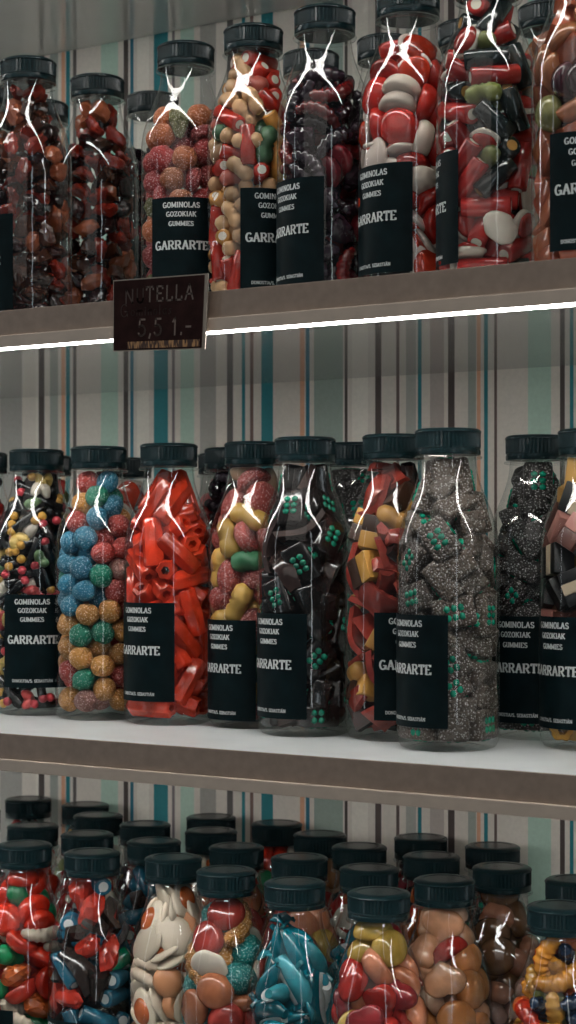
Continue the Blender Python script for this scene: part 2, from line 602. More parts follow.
def c_berry(c, kind='sugar', r=.0098):
    bm = bmesh.new()
    dirs = []
    n = 26
    for i in range(n):
        z = 1 - 2 * (i + .5) / n
        a = i * 2.399963
        dirs.append(Vector((math.sqrt(1 - z * z) * math.cos(a), math.sqrt(1 - z * z) * math.sin(a), z)))
    blob(bm, r, r, r * 1.15, 3, lambda p: .82 + .2 * max(0, (max(p.dot(d) for d in dirs) - .86) / .14) ** .6)
    return [mesh_from('berry_gummy', bm, [gummy(c, kind)], True, 180)], [((0, 0, 0), r * .98)]


def c_worm(c, c2=None, kind='gloss', L=.036, r=.0052, bend=1.0):
    bm = bmesh.new()
    pts, rad = [], []
    n = 27
    for i in range(n):
        t = i / (n - 1)
        a = (t - .5) * 2.2 * bend
        pts.append((L / 2.2 * math.sin(a) * 1.05, L / 2.2 * (1 - math.cos(a)) - .004, 0))
        rad.append(r * (.45 + .55 * math.sin(PI * min(1, max(0, t))) ** .5) * (1 + .13 * math.sin(t * 8 * 2 * PI)))
    h = n // 2
    if c2 is None:
        sweep(bm, pts, rad, 10)
    else:
        sweep(bm, pts[:h + 1], rad[:h + 1], 10, 0)
        sweep(bm, pts[h:], rad[h:], 10, 1)
    mats = [gummy(c, kind)] + ([gummy(c2, kind)] if c2 else [])
    return [mesh_from('ribbed_worm_gummy', bm, mats, True, 60)], [(pts[i], r * .95) for i in (4, 9, 13, 17, 22)]


def c_dolphin(c, belly):
    bm = bmesh.new()
    pts, rad = [], []
    n = 17
    for i in range(n):
        t = i / (n - 1)
        a = (t - .5) * 1.9
        pts.append((.021 * math.sin(a), .021 * (1 - math.cos(a)) - .004, 0))
        rad.append(.0078 * max(.12, (math.sin(PI * min(1, t * .95 + .08)) ** .7)) * (1 - .35 * t))
    sweep(bm, pts, rad, 12, 0, .75)
    # pale belly on the inner side of the bend
    p2 = [(p[0] * .95, p[1] + r * .62, 0) for p, r in zip(pts, rad)]
    sweep(bm, p2[1:-2], [r * .84 for r in rad[1:-2]], 12, 1, .82)
    # fin and tail flukes
    box(bm, -.0012, .0016, -.0155, -.009, -.0012, .0012, 0, .0007)
    sweep(bm, [(pts[-1][0], pts[-1][1], -.0060), (pts[-1][0] + .0015, pts[-1][1] + .001, 0), (pts[-1][0], pts[-1][1], .0060)], [.001, .0022, .001], 8, 0)
    bmesh.ops.scale(bm, vec=(1.35, 1.35, 1.35), verts=bm.verts)
    pts = [(p[0] * 1.35, p[1] * 1.35, 0) for p in pts]
    return [mesh_from('dolphin_gummy', bm, [gummy(c, 'gloss'), gummy(belly, 'gloss')], True, 60)], [(pts[i], q) for i, q in ((2, .0060), (5, .0082), (8, .0082), (11, .0068), (14, .0046))]


def c_belt(c, kind='gloss'):             # bent wedge strip, wide at one end
    bm = bmesh.new()
    n = 12
    rows = []
    for i in range(n):
        t = i / (n - 1)
        x = -.019 + .038 * t
        z = .0055 * math.sin(t * PI * 1.2)
        w = .0048 + .0060 * t
        rows.append([bm.verts.new((x, y, z + dz)) for y, dz in ((-w, -.0024), (w, -.0024), (w, .0022), (0, .0042), (-w, .0022))])
    for i in range(n - 1):
        for k in range(5):
            bm.faces.new((rows[i][k], rows[i][(k + 1) % 5], rows[i + 1][(k + 1) % 5], rows[i + 1][k]))
    bm.faces.new(rows[0]); bm.faces.new(list(reversed(rows[-1])))
    return [mesh_from('wedge_gummy', bm, [gummy(c, kind)], True, 50)], [((-.012, 0, .002), .0050), ((-.004, 0, .005), .0055), ((.004, .003, .005), .0060), ((.012, -.002, .001), .0065)]


# ------------------------------------------------------------------ packing
def pack(kinds, seed, fill=.60, ztop=.178, iters=260):
    """kinds: list of (weight, proxies).  Returns list of (kind, centre, 3x3)."""
    rg = np.random.default_rng(seed)
    vols = []
    for w, px in kinds:
        rr = np.array([r for _, r in px]); cc = np.array([p for p, _ in px])
        s = rg.uniform(-.02, .02, (20000, 3))
        inside = (np.linalg.norm(s[:, None] - cc[None], axis=2) < rr[None]).any(1).mean()
        vols.append(inside * .04 ** 3)
    zz = np.linspace(.006, ztop, 200)
    V = float((PI * inner_r(zz) ** 2).sum() * (zz[1] - zz[0]))
    ws = np.array([w for w, _ in kinds], float); ws /= ws.sum()
    n = int(fill * V / float((ws * np.array(vols)).sum()))
    ks = rg.choice(len(kinds), n, p=ws)
    K = max(len(px) for _, px in kinds)
    Lc = np.zeros((n, K, 3)); Rr = np.zeros((n, K)); mk = np.zeros((n, K), bool)
    for i, k in enumerate(ks):
        px = kinds[k][1]
        c0 = np.mean([p for p, _ in px], 0)
        for j, (p, r) in enumerate(px):
            Lc[i, j] = np.array(p) - c0; Rr[i, j] = r; mk[i, j] = True
    area = inner_r(zz) ** 2
    cum = np.cumsum(area); cum /= cum[-1]
    cz = np.interp((np.arange(n) + .5) / n, cum, zz)
    rr = inner_r(cz) * .8 * np.sqrt(rg.random(n)); th = rg.random(n) * 2 * PI
    c = np.stack([rr * np.cos(th), rr * np.sin(th), cz], 1)
    q = rg.normal(size=(n, 4)); q /= np.linalg.norm(q, axis=1)[:, None]
    w_, x, y, z = q.T
    R = np.stack([np.stack([1 - 2 * (y * y + z * z), 2 * (x * y - z * w_), 2 * (x * z + y * w_)], 1),
                  np.stack([2 * (x * y + z * w_), 1 - 2 * (x * x + z * z), 2 * (y * z - x * w_)], 1),
                  np.stack([2 * (x * z - y * w_), 2 * (y * z + x * w_), 1 - 2 * (x * x + y * y)], 1)], 1)
    idx = np.repeat(np.arange(n), K).reshape(n, K)[mk]
    rf = Rr[mk]
    same = idx[:, None] == idx[None]
    rs = rf[:, None] + rf[None]
    cnt_m = mk.sum(1)[:, None]
    for it in range(iters):
        if it < iters * .25:
            c[:, 2] -= .0001
        P = c[:, None] + np.einsum('nij,nkj->nki', R, Lc)
        p = P[mk]
        for _ in range(2):
            d = p[:, None] - p[None]
            dist = np.sqrt((d ** 2).sum(2)) + 1e-9
            ov = np.where(same, 0, np.maximum(0, rs - dist))
            cn = np.maximum(1, (ov > 0).sum(1))
            p = p + (d / dist[..., None] * ov[..., None]).sum(1) * .5 / np.sqrt(cn)[:, None]
            # container
            rho = np.sqrt(p[:, 0] ** 2 + p[:, 1] ** 2) + 1e-9
            lim = np.maximum(.001, inner_r(p[:, 2] + rf * .45) - rf)
            ex = np.maximum(0, rho - lim)
            p[:, :2] -= p[:, :2] / rho[:, None] * ex[:, None]
            sl = p[:, 2] > .12
            p[:, 2] -= np.where(sl, ex * .06, 0)
            p[:, 2] = np.clip(p[:, 2], .0055 + rf, ztop - rf)
        P[mk] = p
        m = mk[..., None]
        c = (P * m).sum(1) / cnt_m
        Am = np.einsum('nki,nkj->nij', (P - c[:, None]) * m, Lc * m) + 2e-6 * R
        U, S, Vt = np.linalg.svd(Am)
        dt = np.sign(np.linalg.det(U @ Vt))
        U[:, :, 2] *= dt[:, None]
        R = U @ Vt
    out = []
    for i, k in enumerate(ks):
        c0 = np.mean([pp for pp, _ in kinds[k][1]], 0)
        out.append((int(k), c[i] - R[i] @ c0, R[i], c[i]))
    return out


protos = {}


def proto(key, fn, *a, **k):
    if key not in protos:
        protos[key] = fn(*a, **k)
    return protos[key]


RED, DRED, ORG, YEL = (.60, .030, .014), (.17, .008, .008), (.62, .13, .02), (.68, .36, .06)
WHT, PNK, BLK, BRN = (.70, .62, .52), (.55, .16, .13), (.010, .010, .011), (.060, .018, .009)
GRN, TEAL, BLU, PEACH = (.05, .17, .06), (.0, .19, .16), (.015, .16, .27), (.62, .26, .12)
STUD = (.0, .36, .21)

# recipe: list of (weight, key, colour word, noun, builder)
REC = {
    'cola': [(3, 'ch1', 'dark red glossy', 'jelly chunk', lambda: c_chunk((.30, .022, .010), 1, 'gloss', .92)),
             (3, 'ch2', 'dark brown glossy', 'jelly chunk', lambda: c_chunk(BRN, 2, 'gloss', .95)),
             (1.3, 'ch3', 'amber glossy', 'jelly chunk', lambda: c_chunk((.40, .10, .04), 3, 'gloss', .88)),
             (2, 'ch4', 'near-black glossy', 'jelly chunk', lambda: c_chunk((.035, .012, .012), 4, 'gloss', .95))],
    'sugarred': [(4, 'be1', 'sugared red', 'berry gummy', lambda: c_berry((.46, .04, .04))),
                 (1.3, 'ba_o', 'sugared orange', 'ball', lambda: c_ball((.58, .17, .06), .0095)),
                 (1.0, 'br_g', 'sugared olive', 'chunk', lambda: c_chunk((.20, .19, .07), 5, 'sugar')),
                 (2, 'dr_p', 'sugared pink', 'domed gummy', lambda: c_drop((.45, .07, .07), 'sugar', .85))],
    'sticks': [(3, 'st_r', 'red', 'filled stick', lambda: c_stick(RED, r=.0058)),
               (2.2, 'st_y', 'yellow', 'filled stick', lambda: c_stick((.66, .30, .07), r=.0056)),
               (5, 'bn_b', 'beige', 'jelly bean', lambda: c_bean((.62, .36, .18), .0056)),
               (1.2, 'bn_p', 'pinkish red', 'jelly bean', lambda: c_bean((.5, .10, .07), .0060)),
               (1.0, 'bn_g', 'green', 'jelly bean', lambda: c_bean((.08, .20, .09), .0064, .009))],
    'darkred': [(3, 'wm_k', 'near-black', 'ribbed worm', lambda: c_worm((.03, .016, .026), None, 'gloss')),
                (2, 'wm_r', 'dark red', 'ribbed worm', lambda: c_worm(DRED)),
                (3, 'ch5', 'purple-black', 'jelly chunk', lambda: c_chunk((.035, .016, .026), 6)),
                (.8, 'dr_d', 'dark red', 'domed gummy', lambda: c_drop((.28, .02, .03)))],
    'hearts': [(4, 'eg_r', 'white and red', 'egg gummy', lambda: c_egg((.74, .60, .52), (.62, .05, .02), .0150, .84)),
               (2.2, 'dr_r', 'bright red', 'domed gummy', lambda: c_drop((.60, .03, .02), 'gloss', 1.15)),
               (1.3, 'dr_w', 'cream white', 'domed gummy', lambda: c_drop((.72, .60, .50), 'soft', 1.15))],
    'redmix': [(4, 'st_r2', 'red', 'filled stick', lambda: c_stick((.52, .03, .025), r=.0064, L=.0160)),
               (2, 'st_k', 'black', 'filled stick', lambda: c_stick((.012, .022, .022), (.55, .28, .06))),
               (1.6, 'eg_r2', 'white and red', 'egg gummy', lambda: c_egg(WHT, (.5, .04, .03), .0125, .8)),
               (.7, 'bn_g2', 'olive green', 'jelly bean', lambda: c_bean((.20, .22, .05), .0062))],
    'orange': [(3, 'sl_o', 'translucent orange', 'block', lambda: c_slab([(.50, .14, .06), (.46, .11, .05)], 'gloss')),
               (2, 'dr_o', 'amber', 'domed gummy', lambda: c_drop((.48, .17, .07), 'gloss', 1.15)),
               (1, 'dr_v', 'deep purple', 'domed gummy', lambda: c_drop((.06, .012, .02))),
               (.8, 'dr_l', 'olive yellow', 'domed gummy', lambda: c_drop((.36, .34, .12)))],
    'licorice': [(8, 'rd_y', 'yellow-tipped black', 'rod', lambda: c_rod(BLK, YEL)),
                 (5, 'rd_r', 'red-tipped black', 'rod', lambda: c_rod(BLK, (.6, .05, .07))),
                 (1.6, 'bn_y', 'small yellow', 'jelly bean', lambda: c_bean((.66, .46, .13), .0046, .0022)),
                 (1.3, 'bn_w', 'small white', 'jelly bean', lambda: c_bean((.7, .62, .52), .0046, .0022)),
                 (.8, 'bn_g3', 'small green', 'jelly bean', lambda: c_bean((.16, .28, .13), .0042, .0022)),
                 (.8, 'bn_r3', 'small red', 'jelly bean', lambda: c_bean((.6, .07, .07), .0042, .0022))],
    'balls': [(2.4, 'ba_b', 'sugared blue', 'ball', lambda: c_ball((.03, .24, .38))),
              (2.0, 'ba_r', 'sugared red', 'ball', lambda: c_ball((.50, .06, .05))),
              (1.3, 'ba_g', 'sugared green', 'ball', lambda: c_ball((.0, .22, .13))),
              (1.8, 'ba_y', 'sugared yellow-orange', 'ball', lambda: c_ball((.66, .30, .07))),
              (1.3, 'ba_p', 'sugared pale pink', 'ball', lambda: c_ball((.56, .26, .22)))],
    'redtubes': [(1, 'tube', 'red-orange fluted', 'tube', lambda: c_tube((.86, .060, .020)))],
    'ovals': [(3, 'bn_Y', 'large yellow', 'oval jelly', lambda: c_bean((.74, .44, .10), .0080, .0085)),
              (3.4, 'dr_s', 'sugared dark pink', 'domed gummy', lambda: c_drop((.42, .07, .06), 'sugar', 1.15)),
              (.9, 'bn_G', 'large green', 'oval jelly', lambda: c_bean((.04, .17, .08), .0078, .005)),
              (1.2, 'dr_c', 'cream', 'domed gummy', lambda: c_drop((.50, .33, .22), 'soft'))],
    'darkbrick': [(5, 'bk_k', 'green-studded dark', 'brick', lambda: c_brick((.020, .014, .013), STUD, 'gloss')),
                  (2, 'wk_k', 'dark brown', 'wedge gummy', lambda: c_belt((.05, .026, .022)))],
    'redbelt': [(5, 'wd_r', 'dull red', 'wedge gummy', lambda: c_belt((.46, .07, .05))),
                (2.2, 'sl_y', 'yellow and brown', 'layered block', lambda: c_slab([(.66, .33, .06), (.05, .018, .008)])),
                (1.2, 'bn_o', 'golden', 'oval jelly', lambda: c_bean((.62, .30, .06), .007, .006)),
                (1.5, 'wd_k', 'dark brown', 'wedge gummy', lambda: c_belt((.06, .02, .016)))],
    'sugarbrick': [(1, 'bk_s', 'green-studded grey', 'sugared brick', lambda: c_brick((.085, .060, .044), STUD)),],
    'sugardark': [(1, 'bk_d', 'green-studded black', 'sugared brick', lambda: c_brick((.028, .024, .022), STUD)),],
    'stripes': [(3, 'sl_a', 'yellow-black-white', 'layered block', lambda: c_slab([(.66, .36, .09), (.62, .48, .30), BLK])),
                (2, 'sl_b', 'pink and brown', 'layered block', lambda: c_slab([(.55, .24, .20), (.10, .03, .02)])),
                (1.6, 'rg_y', 'golden yellow', 'fluted tube', lambda: c_tube((.66, .32, .04))),
                (2, 'sl_c', 'black and cream', 'layered block', lambda: c_slab([BLK, (.6, .48, .34), BLK]))],
    'redwhite': [(3.5, 'cb_r', 'glossy red', 'domed gummy', lambda: c_drop((.64, .035, .015), 'gloss', 1.15)),
                 (1.6, 'wk_w', 'white', 'ribbed worm', lambda: c_worm((.66, .55, .44), None, 'soft')),
                 (1.2, 'cb_o', 'orange', 'chunk', lambda: c_chunk((.66, .14, .03), 8, 'gloss', 1.2)),
                 (.5, 'bn_q', 'bright green', 'oval jelly', lambda: c_bean((.0, .24, .08), .008, .007))],
    'blue': [(5, 'st_b', 'blue', 'filled stick', lambda: c_stick((.014, .13, .21), (.62, .66, .66), .0068)),
             (1.4, 'cb_r2', 'red', 'chunk', lambda: c_chunk((.60, .04, .02), 9, 'gloss', 1.2)),
             (.4, 'st_g', 'green', 'filled stick', lambda: c_stick((.0, .24, .12), (.6, .66, .6))),
             (1.4, 'wd_b', 'dark brown', 'wedge gummy', lambda: c_belt((.035, .022, .018))),
             (.8, 'st_rw', 'red', 'filled stick', lambda: c_stick((.55, .03, .02), (.7, .66, .6)))],
    'whiteorange': [(4, 'eg_o', 'white and orange', 'egg gummy', lambda: c_egg((.76, .64, .50), (.66, .15, .04), .0168, .62)),
                    (1.2, 'wm_w', 'creamy white', 'ribbed worm', lambda: c_worm((.72, .58, .45), None, 'soft', .034, .0048)),
                    (.8, 'dr_t', 'pale orange', 'domed gummy', lambda: c_drop((.64, .28, .13), 'soft'))],
    'party': [(1.3, 'eg_p', 'white and red', 'egg gummy', lambda: c_egg(WHT, (.45, .05, .03), .015, .8)),
              (1.0, 'be_t', 'sugared teal', 'berry gummy', lambda: c_berry((.0, .20, .19), 'sugar', .0115)),
              (1.6, 'wm_y', 'golden sugared', 'ribbed worm', lambda: c_worm((.60, .26, .04), None, 'sugar', .046, .0078)),
              (1.6, 'dr_m', 'dark red', 'domed gummy', lambda: c_drop((.36, .04, .03), 'gloss', 1.15)),
              (1.2, 'dr_b', 'brownish peach', 'domed gummy', lambda: c_drop((.44, .15, .07), 'gloss', 1.15))],
    'dolphins': [(4, 'dol', 'teal and white', 'dolphin gummy', lambda: c_dolphin((.0, .17, .23), (.70, .80, .80))),
                 (1, 'dol2', 'pale blue-white', 'dolphin gummy', lambda: c_dolphin((.04, .30, .36), (.74, .80, .80)))],
    'fruit': [(1.2, 'dr_y', 'translucent yellow', 'domed gummy', lambda: c_drop((.60, .38, .07), 'gloss', 1.15)),
              (1.6, 'dr_R', 'red', 'heart gummy', lambda: c_drop((.58, .035, .025), 'gloss', 1.2, True)),
              (1.6, 'dr_P', 'peach', 'domed gummy', lambda: c_drop((.62, .22, .11), 'gloss', 1.2)),
              (.8, 'dr_D', 'dark pink', 'heart gummy', lambda: c_drop((.38, .035, .04), 'gloss', 1.1, True))],
    'peach': [(2.4, 'hp', 'peach', 'heart gummy', lambda: c_drop((.72, .36, .20), 'gloss', 1.2, True)),
              (1.6, 'hq', 'amber', 'domed gummy', lambda: c_drop((.66, .25, .08), 'gloss', 1.15)),
              (.9, 'hr', 'red', 'domed gummy', lambda: c_drop((.50, .035, .025), 'gloss', 1.15)),
              (1.1, 'hs', 'cream pink', 'heart gummy', lambda: c_drop((.62, .38, .26), 'soft', 1.1, True))],
    'brownpeach': [(2, 'hb', 'brownish peach', 'heart gummy', lambda: c_drop((.40, .17, .10), 'gloss', 1.2, True)),
                   (2, 'hc', 'dark brown', 'domed gummy', lambda: c_drop((.14, .065, .03), 'gloss', 1.2)),
                   (1, 'hd', 'dull pink', 'heart gummy', lambda: c_drop((.46, .24, .19), 'gloss', 1.1, True))],
    'worms': [(2, 'wg', 'golden', 'ribbed worm', lambda: c_worm((.64, .26, .03), None, 'gloss', .038, .0062)),
              (1.4, 'wo', 'olive and yellow', 'ribbed worm', lambda: c_worm((.22, .22, .03), (.6, .30, .05), 'gloss', .036, .0056)),
              (1.3, 'wb', 'dark blue', 'ribbed worm', lambda: c_worm((.012, .03, .07), None, 'gloss', .038, .006)),
              (2, 'wr', 'bright red', 'ribbed worm', lambda: c_worm((.64, .035, .012), (.64, .12, .02), 'gloss', .038, .0062))],
}

